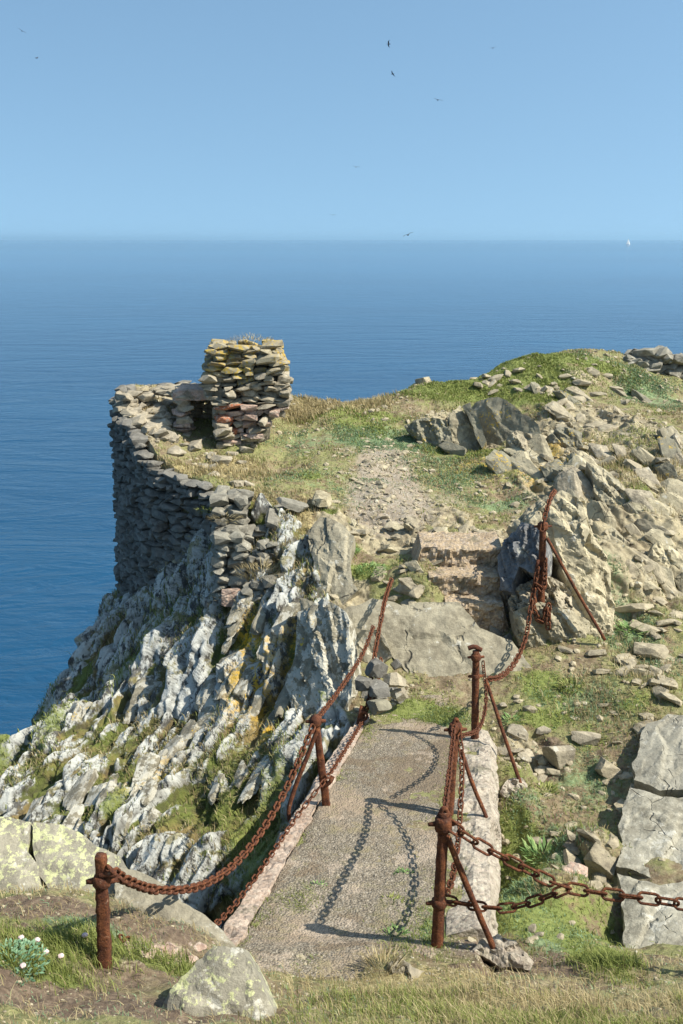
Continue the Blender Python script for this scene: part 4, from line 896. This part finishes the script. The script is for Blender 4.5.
chain('chain from the top of the second post down to the waist of the tallest post', [(459,730,8.25),(462,765,7.9),(460,815,7.3),(456,858,6.7),(449,888,6.2),(440,897,6.02)], .10, .045, .0075, .75)
chain('short heavy chain hung straight between the heads of the two nearest right posts', [(454,726,8.26),(451,758,7.6),(447,792,6.7),(444,818,6.1)], .09, .042, .008)
chain('slack chain between the head-of-path post and the bowed-brace post', [(483,662,10.2),(486,700,9.8),(479,728,9.1),(461,736,8.35)], .09, .045, .008)
chain('long curving chain from the furthest post down to the head-of-path post', [(538,568,12.55),(531,606,12.35),(525,640,12.0),(513,665,11.3),(499,677,10.7),(486,679,10.25)], .12, .065, .012)
chain('chain climbing back over the outcrop from the head of the furthest post', [(542,530,12.6),(546,512,12.75),(551,497,13.1),(556,490,13.6)], .12, .065, .012)
chain('bunched chain dangling down the furthest post in a tangle', [(546,560,12.55),(543,590,12.45),(536,585,12.45),(533,605,12.4),(541,622,12.38),(548,605,12.4),(548,628,12.35)], .12, .07, .014, .55)
# ------------------------------------------------------------------ loose stones
rng = np.random.default_rng(11)
PROTO = {}
def proto(mat, k, flat):
    key = (mat, k, flat)
    if key not in PROTO:
        r_ = np.random.default_rng(hash(key) % 1000 if False else 100 * k + int(flat * 10)); v, f = hull_rock(r_, (1.25, .85, flat))
        me = mesh('stone', v, f); me.materials.append(M[mat]); PROTO[key] = me
    return PROTO[key]
def scatter(n, px, py, rx, ry, s0, s1, label, group, mat='stone', tilt=.3, flat=.38):
    for i in range(n):
        c = gpt(np.clip(px + rng.normal(0, rx), -20, 705), np.clip(py + rng.normal(0, ry), 352, 1030)); s_ = rng.uniform(s0, s1) * rng.uniform(.6, 1.2)
        o = bpy.data.objects.new('stone', proto(mat, int(rng.integers(6)), flat)); COL.objects.link(o)
        o.matrix_world = Matrix.Translation(Vector(c) + Vector((0, 0, s_ * flat * .35))) @ Matrix(rotm(rng, tilt).tolist()).to_4x4() @ Matrix.Scale(s_, 4)
        tag(o, label, 'stone', group)
scatter(55, 645, 640, 34, 55, .07, .17, 'flat grey stone in the scree right of the outcrop', 'fallen stones of the scree')
scatter(20, 600, 405, 50, 22, .08, .2, 'pale angular stone strewn on the right hilltop', 'stones on the hilltop')
scatter(24, 530, 380, 40, 7, .08, .2, 'small stone in the turf near the crest of the hill', 'stones near the crest')
scatter(30, 585, 460, 30, 24, .08, .2, 'broken stone among the ribs of rock on the slope', 'stones among the ribs')
scatter(26, 410, 535, 50, 14, .05, .12, 'small stone on the worn ground above the steps', 'stones above the steps')
scatter(14, 530, 760, 22, 20, .05, .13, 'brown stone on the bank by the head-of-path post', 'stones by the path head', 'stack')
scatter(20, 575, 850, 24, 30, .05, .11, 'grey stone lying in the grassy gully right of the path', 'stones in the gully')
scatter(10, 560, 925, 60, 16, .02, .05, 'tiny stone on the bare slope below the chains', 'stones below the chains')
scatter(14, 170, 952, 26, 8, .02, .05, 'small pinkish chip of stone beside the short post', 'chips by the short post', 'pinkstone')
scatter(8, 400, 590, 10, 14, .06, .13, 'angular stone beside the left end of the steps', 'stones beside the steps')
scatter(9, 270, 530, 20, 20, .07, .16, 'loose block fallen from the ruin onto the turf', 'blocks below the ruin', 'pier', .35)
scatter(9, 300, 960, 30, 14, .015, .03, 'pebble at the bottom of the path', 'pebbles at the path foot')
def single(px, py, D, dims, label, mat, sd, tilt=.3, name='rock', lift=0.):
    r_ = np.random.default_rng(sd); v, f = poly_rock(r_, dims, 9, 5, .03, 1.4); v = v @ rotm(r_, tilt).T
    o = link(name, mesh(name, v, f), M[mat]); o.location = P(px, py, D) + np.array([0, 0, lift]); tag(o, label, 'rock'); return o
for px, py, D, d_, lb, mt, sd in [
  (424,384,22.6,(.22,.18,.16),'small pale rock on the skyline left of the hill crest','stone',1),
  (376,668,11.15,(.13,.1,.1),'dark rounded rock beside the climbing chain, uppermost of its heap','wall',2),
  (393,680,11.1,(.12,.1,.09),'dark rounded rock on the right of the heap at the slab foot','stack',3),
  (378,690,10.95,(.12,.1,.09),'dark rounded rock in the middle of the heap by the path head','wall',4),
  (380,706,10.8,(.14,.11,.08),'flat dark rock at the bottom of the heap by the path head','grey',5),
  (400,694,11.1,(.10,.08,.08),'brownish rock at the right end of the heap by the path head','stack',6),
  (364,684,11.0,(.10,.08,.08),'small dark rock on the left of the heap, behind the chain','wall',7),
  (588,740,10.6,(.12,.1,.10),'angular brown rock above the grassy gully','stack',8),
  (560,755,10.3,(.16,.12,.12),'rough brown rock pile block right of the brace footing','stack',9),
  (598,862,8.3,(.15,.10,.11),'upright pale stone beside the large pale slab','stone',10),
  (574,875,8.0,(.13,.10,.06),'flat tan stone lying under the crossing chains','pinkstone',11),
  (608,770,10.0,(.15,.12,.08),'flat grey stone above the pale slab','stone',12),
  (632,608,13.0,(.22,.12,.06),'long flat stone at the top of the scree','stone',13),
  (643,628,12.6,(.20,.12,.06),'wedge shaped stone in the upper scree','stone',14),
  (664,668,11.9,(.20,.14,.10),'large block low in the scree at the right edge','outcrop',15),
  (642,678,11.6,(.10,.08,.13),'small pointed stone standing in the scree','outcrop',16),
  (668,700,11.2,(.2,.12,.06),'flat dark stone above the pale slab at the right edge','wall',17),
  (322,500,15.5,(.2,.15,.09),'flat capping stone on the turf edge above the cliff','outcrop',18),
  (292,504,15.3,(.22,.16,.05),'dark flat slab lying on the turf above the broken stonework','pier',19),
  (455,452,18.6,(.3,.2,.14),'low dark rock at the left foot of the wedge','grey',20),
  (350,418,20.9,(.28,.2,.12),'dark mossy hummock on the skyline turf','pier',21)]: single(px, py, D, d_, lb, mt, sd)

scatter(9, 503, 612, 5, 14, .08, .14, 'dark stone wedged between the steps and the outcrop', 'stones right of the steps', 'pier', .4, .6)
def plates(n, px, py, rx, ry, s0, s1, label, group, mats, tw=.22, nrm=(-.45, -.55, .7), d0=(.5, -.62, -.6)):
    for i in range(n):
        c = gpt(np.clip(px + rng.uniform(-rx, rx), -20, 705), py + rng.uniform(-ry, ry)); s_ = rng.uniform(s0, s1)
        fr = frame_from(np.array(d0) + rng.normal(0, tw, 3), np.array(nrm) + rng.normal(0, tw, 3)).T
        me = hull_plate(int(rng.integers(8)), mats[int(rng.integers(len(mats)))])
        o = bpy.data.objects.new('rock_plate', me); COL.objects.link(o)
        o.matrix_world = Matrix.Translation(Vector(c)) @ Matrix(fr.tolist()).to_4x4() @ Matrix.Diagonal((s_, s_ * rng.uniform(.35, .6), s_ * rng.uniform(.18, .32), 1)); tag(o, label, 'rock', group)
PLT = {}
def hull_plate(k, mat):
    if (k, mat) not in PLT:
        r_ = np.random.default_rng(300 + k); v, f = poly_rock(r_, (1, 1, 1), 9, 4, .0, 1.7)
        v = v * (1 + .10 * fbm(v * 2.2 + k, 5, 4) + .05 * crag(v + k * 9, np.eye(3), (.5, .25, .3), 6, .05)[0])[:, None]; me = mesh('rock_plate', v, f); me.materials.append(M[mat]); PLT[(k, mat)] = me
    return PLT[(k, mat)]
plates(40, 618, 488, 64, 50, .14, .42, 'slanting plate of bedrock standing out of the right slope above the scree', 'bedrock plates on the right slope', ['outcrop', 'outcrop', 'stack', 'grey'])
plates(18, 660, 560, 34, 34, .12, .34, 'fluted plate of bedrock at the right edge above the scree', 'bedrock plates at the right edge', ['outcrop', 'stone'])
plates(8, 530, 462, 34, 12, .2, .45, 'slanting plate of rock below the dark wedge', 'rock plates below the dark wedge', ['grey', 'outcrop'])
plates(8, 590, 400, 60, 18, .15, .35, 'low plate of rock breaking the turf of the right hilltop', 'rock plates on the hilltop', ['stone', 'grey'], .3, (-.2, -.3, .9))
plates(5, 408, 585, 10, 20, .10, .2, 'jagged plate of rock at the left end of the steps', 'rock plates left of the steps', ['outcrop', 'stone'], .35, (-.3, -.6, .7), (.6, -.5, -.3))
plates(12, 400, 535, 60, 14, .10, .24, 'low jagged rock breaking the worn ground above the steps', 'low rocks above the steps', ['outcrop', 'stone'], .35, (-.2, -.5, .8), (.8, -.3, -.2))
FAd = (-1.75, -3.0, -2.4)
plates(26, 170, 740, 110, 60, .12, .34, 'white and grey lichened plate of rock in the middle of the cliff face', 'rock plates of the cliff face', ['crest'], .3, (-.5, -.5, .7), FAd)
plates(18, 250, 660, 45, 60, .12, .32, 'lichened plate of rock high on the cliff below the ruin', 'rock plates high on the cliff', ['crest', 'crest', 'boulder'], .3, (-.6, -.45, .6), FAd)
plates(10, 110, 820, 90, 30, .12, .3, 'lichened plate of rock low on the cliff behind the big boulders', 'rock plates low on the cliff', ['crest'], .3, (-.4, -.55, .7), FAd)
plates(7, 555, 575, 30, 50, .15, .3, 'angular plate of rock leaning on the craggy outcrop', 'plates on the craggy outcrop', ['outcrop', 'slate'], .35, (-.3, -.8, .4), (.2, -.3, -.9))
scatter(12, 384, 684, 12, 16, .05, .10, 'small dark stone packed between the rocks of the heap by the path head', 'small stones of the heap', 'wall', .6, .6)
# ------------------------------------------------------------------ rubble and gravel too small to count
au = np.linalg.norm(np.cross(du, dv), axis=2).ravel(); inview = near & (np.abs(x / np.maximum(y, .1)) < .45)
dist = np.hypot(np.hypot(x, y), z - SEA)
def pick(w, n):
    w = w * au * inview; c = np.cumsum(w); return np.searchsorted(c, rng.uniform(0, c[-1], n)).clip(0, len(w) - 1)
def pebbles(name, w, n, s0, s1, mat, label=None):
    i = pick(w, n); c = PF[i]; v0, f0_ = ICO[1]; sz = rng.uniform(s0, s1, n) * rng.uniform(.5, 1.3, n)
    sc_ = rng.uniform(.5, 1.3, (n, 3)); sc_[:, 2] *= .6; V = v0[None] * sc_[:, None, :] * sz[:, None, None] * (1 + rng.uniform(-.25, .25, (n, len(v0), 1)))
    a_ = rng.uniform(0, 6.28, n); ca, sa = np.cos(a_)[:, None], np.sin(a_)[:, None]
    V = np.stack([V[..., 0] * ca - V[..., 1] * sa, V[..., 0] * sa + V[..., 1] * ca, V[..., 2] + .4 * (V[..., 0] * rng.normal(0, .5, (n, 1)))], 2) + c[:, None, :]
    Fq = (f0_[None] + (np.arange(n) * len(v0))[:, None, None]).reshape(-1, 3)
    tag(link(name, mesh(name, V.reshape(-1, 3), Fq), M[mat]), kind='stuff')
nz = vnoise(p * 1.6, 77)
soil_w = (1 - cl) * (1 - onpath) * (1 - .6 * S['green'])
pebbles('rubble', soil_w * (.3 + .5 * rk + .8 * S['path']) * sstep(y, 7, 9) * sstep(nz, .35, .65), 4500, .02, .075, 'stone')
pebbles('gravel', onpath * (1 + 0 * x) * (1 - .5 * sstep(nz, .4, .6)), 9000, .003, .011, 'stone')
pebbles('chippings', soil_w * (1 - sstep(y, 6, 8)), 2500, .004, .014, 'stone')

# ------------------------------------------------------------------ grass
def grass(name, w, n, l0, l1, wd, mat, lean=.5, clump=0., sink=.01):
    i = pick(w, n); c = PF[i] + np.stack([rng.normal(0, .012, n), rng.normal(0, .012, n), np.full(n, -sink)], 1)
    if clump: 
        h_ = vnoise(c * np.array([3.1, 3.1, 0]) + 9, 61); L = (l0 + (l1 - l0) * np.clip(h_ * 1.3 - .15 + rng.normal(0, .2, n), 0, 1))
    else: L = rng.uniform(l0, l1, n)
    a_ = rng.uniform(0, 6.28, n); le = np.abs(rng.normal(0, lean, n)); d = np.stack([np.cos(a_), np.sin(a_), 0 * a_], 1) * le[:, None]; d[:, 0] -= .15
    s_ = np.stack([-np.sin(a_), np.cos(a_), 0 * a_], 1) * (wd * dist[i] / 7 * rng.uniform(.6, 1.4, n))[:, None]
    up = np.array([0, 0, 1.]); L_ = L[:, None]
    b = c; m_ = c + (up * .55 + d * .25) * L_; tp = c + (up * (.95 - .25 * le[:, None]) + d * .85) * L_
    V = np.stack([b - s_, b + s_, m_ - s_ * .75, m_ + s_ * .75, tp], 1)
    Fq = (np.array([[0, 1, 3], [0, 3, 2], [2, 3, 4]])[None] + (np.arange(n) * 5)[:, None, None]).reshape(-1, 3)
    me = mesh(name, V.reshape(-1, 3), Fq, True); g_ = rng.random(n) * .6 + .4 * vnoise(c * 1.7, 33)
    colattr(me, 'tip', np.repeat(np.stack([g_ * 0, g_, g_ * 0, g_ * 0 + 1], 1), 5, axis=0)) if len(me.vertices) == 5 * n else None
    tag(link(name, me, M[mat]), kind='stuff')
turf = (1 - cl) * (1 - onpath) * (1 - .85 * sstep(rk, .3, .7)) * (1 - .8 * S['path']) * np.where(N[:, 2] > .5, 1, .2)
n2 = vnoise(p * 2.3, 55); n3 = vnoise(p * np.array([.9, .9, .9]), 56)
fg = 1 - sstep(y, 5.6, 6.6)
grass('dry_turf', turf * sstep(y, 8, 9) * (.25 + sstep(n2, .35, .65)) * (1 - .7 * S['green']), 60000, .015, .07, .0028, 'dry', .9, 1)
grass('green_turf', (turf * sstep(y, 7, 8) * sstep(n3, .4, .7) * .25 + np.clip(S['green'] * 1.3, 0, 1) * (1 - onpath)) * (1 - .9 * fg) * (1 - cl), 60000, .02, .08, .0028, 'green', .7, 1)
grass('blue_green_turf', S['teal'] * (1 - fg) * (1 - cl) * (1 - onpath) * sstep(n2, .25, .6), 36000, .015, .06, .0028, 'teal', .8, 1)
grass('straw_grass', np.clip(S['straw'] * 1.2, 0, 1) * sstep(y, 7, 8) * (1 - cl) * (1 - onpath), 16000, .05, .16, .0026, 'dry', .6, 1)
flat_cl = cl * np.clip(cav * 1.5, 0, 1) * sstep(n3, .42, .6)
grass('cliff_grass', cl * (S['green'] * 1.3) + .3 * flat_cl, 22000, .04, .13, .0028, 'green', .7, 1)
grass('dry_cliff_grass', flat_cl + .3 * cl * S['straw'], 26000, .04, .13, .0028, 'dry', .8, 1)
strip = fg * (1 - onpath)
xr0 = sstep(x, -.6, .3)
grass('bank_grass', strip * (S['green'] + .25 * xr0 * sstep(n2, .35, .6) * (1 - sstep(y, 4.6, 5.2))) * (1 - .9 * S['dirt'] * (x < 0)), 21000, .03, .11, .0026, 'green', .6, 1)
grass('dry_bank_grass', strip * (1 - .8 * S['dirt']) * (.2 * sstep(n2, .35, .6) + xr0 * (1 - sstep(y, 4.7, 5.3)) + .8 * S['straw']), 14000, .03, .12, .0022, 'dry', .7, 1)
grass('bank_moss', strip * S['teal'] + .12 * strip, 9000, .01, .04, .0026, 'teal', .9, 0)
grass('withered_litter', strip * (.3 + sstep(n3, .3, .6)), 12000, .015, .05, .0022, 'dry', 1.6, 0)
edge = np.exp(-np.minimum(np.abs(x - xl(y) - .15), np.abs(xr(y) - .35 - x)) / .06)
pv = onpath * np.clip(S['green'] + S['teal'] * .8 + edge * .5 * sstep(n2, .45, .6), 0, 1) * sstep(n2, .3, .55)
grass('path_grass', pv, 16000, .01, .06, .0026, 'green', .8, 0)
grass('path_moss', onpath * S['teal'] * sstep(n2, .3, .5), 13000, .008, .03, .0026, 'teal', .9, 0)

# ------------------------------------------------------------------ separate plants
def plant(name, px, py, label, cat, mat, n=60, R=.12, L=.05, wd=.018, group=None, up=.6, D=None):
    c = gpt(px, py) if D is None else P(px, py, D); V = []; Fq = []; r_ = np.random.default_rng(int(px * 7 + py))
    for k in range(n):
        a_ = r_.uniform(0, 6.28); rad = R * math.sqrt(r_.random()); b = np.array([math.cos(a_) * rad, math.sin(a_) * rad, r_.uniform(0, .35) * R * (1.2 - rad / R)])
        d = np.array([math.cos(a_ + r_.normal(0, .5)), math.sin(a_ + r_.normal(0, .5)), up + r_.normal(0, .3)]); d /= np.linalg.norm(d); s_ = np.cross(d, [0, 0, 1.]); s_ /= np.linalg.norm(s_) + 1e-6
        l_ = L * r_.uniform(.6, 1.3); w_ = wd * r_.uniform(.6, 1.2); q = len(V)
        V += [b, b + d * l_ * .5 - s_ * w_ / 2 + [0, 0, .004], b + d * l_ * .5 + s_ * w_ / 2, b + d * l_ + [0, 0, -.1 * l_]]; Fq += [[q, q + 2, q + 3, q + 1]]
    me = mesh(name, np.array(V), Fq, True); g_ = np.repeat(r_.random(n), 4); colattr(me, 'tip', np.stack([g_ * 0, g_, g_ * 0, g_ * 0 + 1], 1))
    o = link(name, me, M[mat]); o.location = c; return tag(o, label, cat, group)
plant('leafy_plant', 12, 968, 'blue-green fleshy leaved plant at the left bottom edge', 'plant', 'bluleaf', 420, .17, .028, .012)
plant('leafy_plant', 541, 858, 'bright yellow-green weed in the gully behind the crossing chains', 'plant', 'leaf', 110, .16, .14, .03, None, .7)
plant('leafy_plant', 394, 936, 'green rosette weed on the path near the tallest front post', 'plant', 'leaf', 90, .08, .05, .014)
plant('leafy_plant', 404, 876, 'small green weed on the path left of the second post', 'plant', 'leaf', 60, .07, .04, .012)
plant('leafy_plant', 318, 888, 'low green weed in the middle of the path', 'plant', 'leaf', 50, .07, .035, .012)
plant('leafy_plant', 570, 690, 'dark green weed on the slope right of the tilted slab', 'plant', 'green', 90, .14, .10, .025)
plant('leafy_plant', 632, 632, 'leafy green weed growing in the scree', 'plant', 'leaf', 90, .18, .12, .03)
plant('leafy_plant', 512, 722, 'green weed beside the bottom corner of the tilted slab', 'plant', 'leaf', 60, .12, .08, .025)
plant('leafy_plant', 545, 790, 'olive weed beside the brace footing of the head-of-path post', 'plant', 'green', 80, .12, .08, .02)
plant('leafy_plant', 348, 550, 'round yellow-green cushion plant above the crest rock, upper of two', 'plant', 'leaf', 240, .16, .05, .02)
plant('leafy_plant', 372, 573, 'long low green cushion plant on the ledge above the tilted slab', 'plant', 'leaf', 420, .24, .06, .02)
plant('leafy_plant', 392, 905, 'thin tuft of weed at the edge of the gravel', 'plant', 'green', 50, .07, .06, .01)
plant('grass_tuft', 250, 343, 'tuft of dry grass on the top of the masonry stump', 'grass tuft', 'dry', 260, .42, .10, .008, None, 1.2, 18.85)
plant('grass_tuft', 225, 520, 'dry brown grass hanging from the head of the narrow pier', 'grass tuft', 'dry', 160, .22, .14, .010, None, .5, 14.9)
plant('grass_tuft', 208, 512, 'green weed growing out of the dark wall beside the pier', 'grass tuft', 'green', 120, .15, .10, .014, None, .5, 15.7)
plant('grass_tuft', 262, 575, 'straw coloured grass on the ledge of the broken stonework', 'grass tuft', 'dry', 300, .35, .16, .010, None, 1., 14.1)
plant('grass_tuft', 382, 972, 'pale tuft of grass at the foot of the tallest post', 'grass tuft', 'dry', 160, .10, .14, .006, None, 1.5)
def flower(px, py, D, lb, lean=(0, 0)):
    c = gpt(px, py); t_ = empty('sea_pink', c, lb, 'flower', 'faded flowers at the left bottom'); h_ = .07
    tpt = np.array([lean[0], lean[1], h_]); Geo().add(tube([c, c + tpt * .5 + [.004, 0, 0], c + tpt], .0016, 5)).build('stem', M['dry'], t_)
    v, f = ICO[2]; v = v * (1 + .25 * fbm(v * 6, int(px), 2))[:, None]; Geo().add((v * np.array([.016, .016, .011]) + c + tpt, f)).build('flower_head', M['petal'], t_)
for px, py in [(38,948),(22,944),(47,963),(62,966),(24,976),(86,950)]: flower(px, py, 0, 'faded pinkish white flower head on a thin stem by the left bottom plant')

# ------------------------------------------------------------------ sailing boat, birds
sb = empty('sailing_boat', np.array([0, 0, 0.]), 'tiny white sailing boat far out near the horizon on the right', 'boat')
Dd = 4300.; u_ = ray(628, 243)
sb.location = (u_[0] / u_[1] * Dd, Dd, 0)
def part(nm, v, f, mt, par): link(nm, mesh(nm, np.array(v, float), f), M[mt], par)
hv = []; 
for i, (x_, w_, z_) in enumerate([(-8, 1.4, 1.7), (-4, 2.1, 1.5), (2, 2.2, 1.6), (6, 1.4, 1.9), (9, .1, 2.3)]): hv += [[x_, -w_, z_], [x_ * .95, 0, -.6], [x_, w_, z_]]
hf = [[3 * i + j, 3 * i + 3 + j, 3 * i + 4 + j, 3 * i + 1 + j] for i in range(4) for j in (0, 1)] + [[3 * i, 3 * i + 2, 3 * i + 5, 3 * i + 3] for i in range(4)] + [[0, 1, 2]]
part('hull', hv, hf, 'white', sb)
v, f = tube([[1, 0, 1], [1, 0, 26]], .16, 6); part('mast', v, f, 'white', sb)
def sail(nm, a, b, c, bul):
    V = []; Fq = []; n_ = 6
    for i in range(n_ + 1):
        for j in range(n_ + 1):
            s1, s2 = i / n_, j / n_; q = (np.array(a) * (1 - s2) + np.array(b) * s2) * (1 - s1) + np.array(c) * s1; V.append(q + np.array([0, bul * math.sin(math.pi * s2) * (1 - s1), 0]))
    for i in range(n_):
        for j in range(n_): Fq.append([i * 7 + j, i * 7 + j + 1, i * 7 + j + 8, i * 7 + j + 7])
    part(nm, V, Fq, 'white', sb)
sail('mainsail', (.8, 0, 3), (-8, -1, 3), (.8, 0, 25.5), -1.2); sail('jib', (9, 0, 2.6), (0, -2.2, 3), (1.2, 0, 23), -1.2)
BV = {}
for (px, py, D, yaw, roll, sz, lb) in [(22,31,260,.4,.5,1,'dark speck of a bird nearest the upper left corner'),(37,58,300,1.2,-.3,1,'dark speck of a bird just below the upper left one'),(389,44,260,1.5,.9,1.,'faint bird highest over the middle of the sky'),(393,74,260,.9,.7,1.,'faint bird tilted on its wing below the highest one'),
        (438,100,220,.2,.2,1,'dark bird right of the middle of the sky'),(493,48,270,.1,-.2,.9,'small bird in the upper right of the sky'),(356,167,260,.1,.15,1,'bird gliding alone in the middle, halfway down the sky'),(333,215,330,0,.05,1,'bird seen edge on just above the horizon, left of the other'),(408,235,230,.3,-.35,1.3,'bird low on the horizon line near the middle')]:
    b = empty('bird', P(px, py, D), lb, 'bird', 'birds wheeling over the sea'); b.rotation_euler = (0, roll, yaw); b.scale = (sz * 1.3,) * 3
    if not BV:
        v, f = ICO[3]; bx_ = v * np.array([.09, .34, .085]); bx_[:, 0] *= 1 - .5 * np.abs(v[:, 1]); bx_[:, 2] *= 1 - .4 * (v[:, 1] < 0) * np.abs(v[:, 1]); BV['body'] = mesh('body', bx_, f, True)
        v, f = ICO[2]; BV['head'] = mesh('head', v * [.055, .075, .055] + np.array([0, .36, .03]), f, True)
        for sg, nm in ((1, 'wing'), (-1, 'wing')):
            V = []; 
            for i, (xx, yc, ch, zz) in enumerate([(.05, .05, .26, .02), (.3, .12, .24, .12), (.5, .06, .17, .12), (.75, -.12, .03, .05)]):
                V += [[sg * xx, yc + ch / 2, zz], [sg * xx, yc - ch / 2, zz - .01], [sg * xx, yc, zz + .025]]
            BV[nm + str(sg)] = mesh('wing', np.array(V), [[3 * i + a_, 3 * i + b_, 3 * i + 3 + b_, 3 * i + 3 + a_] for i in range(3) for a_, b_ in ((0, 1), (1, 2), (2, 0))] + [[9, 10, 11]])
        for m_ in BV.values(): m_.materials.append(M['bird'])
    for k_, nm in (('body', 'body'), ('head', 'head'), ('wing1', 'wing'), ('wing-1', 'wing')): link(nm, BV[k_], None, b)
# ------------------------------------------------------------------ sea air
HZ = 1
if HZ:
    hm = bpy.data.materials.new('sea_haze'); hm.use_nodes = True; nt_ = hm.node_tree; nt_.nodes.clear(); o_ = nt_.nodes.new('ShaderNodeOutputMaterial'); pv_ = nt_.nodes.new('ShaderNodeVolumePrincipled')
    pv_.inputs['Color'].default_value = (.45, .73, .97, 1); pv_.inputs['Density'].default_value = .00005; pv_.inputs['Anisotropy'].default_value = .2
    nt_.links.new(pv_.outputs[0], o_.inputs['Volume'])
    bm = bmesh.new(); bmesh.ops.create_cube(bm, size=1); me = bpy.data.meshes.new('haze'); bm.to_mesh(me); bm.free()
    ho = tag(link('haze', me, hm), kind='stuff'); ho.scale = (122000, 122000, 110); ho.location = (0, 30000, 54)
# ------------------------------------------------------------------ camera and light
cam = bpy.data.cameras.new('camera'); co = bpy.data.objects.new('camera', cam); COL.objects.link(co); SC.camera = co
cam.sensor_fit = 'VERTICAL'; cam.sensor_height = 24.0; cam.lens = 24.0 * F / 1024; cam.clip_start = .05; cam.clip_end = 200000
co.location = (0, 0, SEA); co.rotation_euler = (math.pi / 2 - PITCH, 0, 0)
EL = math.radians(49); tosun = Vector((1.0, -.28, 0)).normalized() * math.cos(EL) + Vector((0, 0, math.sin(EL)))
sl = bpy.data.lights.new('sun', 'SUN'); sl.energy = 5.0; sl.angle = math.radians(.53); sl.color = (1, .94, .82)
so_ = bpy.data.objects.new('sun', sl); COL.objects.link(so_); so_.rotation_euler = tosun.to_track_quat('Z', 'Y').to_euler(); so_.location = (20, -6, 60)
w = bpy.data.worlds.new('World'); SC.world = w; w.use_nodes = True; nt = w.node_tree
sky = nt.nodes.new('ShaderNodeTexSky'); sky.sky_type = 'NISHITA'; sky.sun_disc = False; sky.sun_elevation = EL
sky.sun_rotation = math.atan2(tosun.x, tosun.y); sky.altitude = 30; sky.air_density = 1.0; sky.dust_density = 1.0; sky.ozone_density = 1.6
bg = nt.nodes['Background']; bg.inputs[1].default_value = .13
tcw = nt.nodes.new('ShaderNodeTexCoord'); mp = nt.nodes.new('ShaderNodeMapping'); mp.inputs['Scale'].default_value = (1, 1, .75); mp.inputs['Location'].default_value = (0, 0, .24)
nt.links.new(tcw.outputs['Generated'], mp.inputs[0]); nt.links.new(mp.outputs[0], sky.inputs[0]); tn = nt.nodes.new('ShaderNodeMix'); tn.data_type = 'RGBA'; tn.blend_type = 'MULTIPLY'; tn.inputs[0].default_value = 1; tn.inputs[7].default_value = (.93, 1.05, .97, 1)
nt.links.new(sky.outputs[0], tn.inputs[6]); nt.links.new(tn.outputs[2], bg.inputs[0])
SC.view_settings.view_transform = 'Standard'; SC.view_settings.look = 'None'; SC.view_settings.exposure = .6; SC.view_settings.gamma = 1
SC.view_settings.use_curve_mapping = False
SC.cycles.use_denoising = True
SC.cycles.max_bounces = 6; SC.cycles.use_adaptive_sampling = True
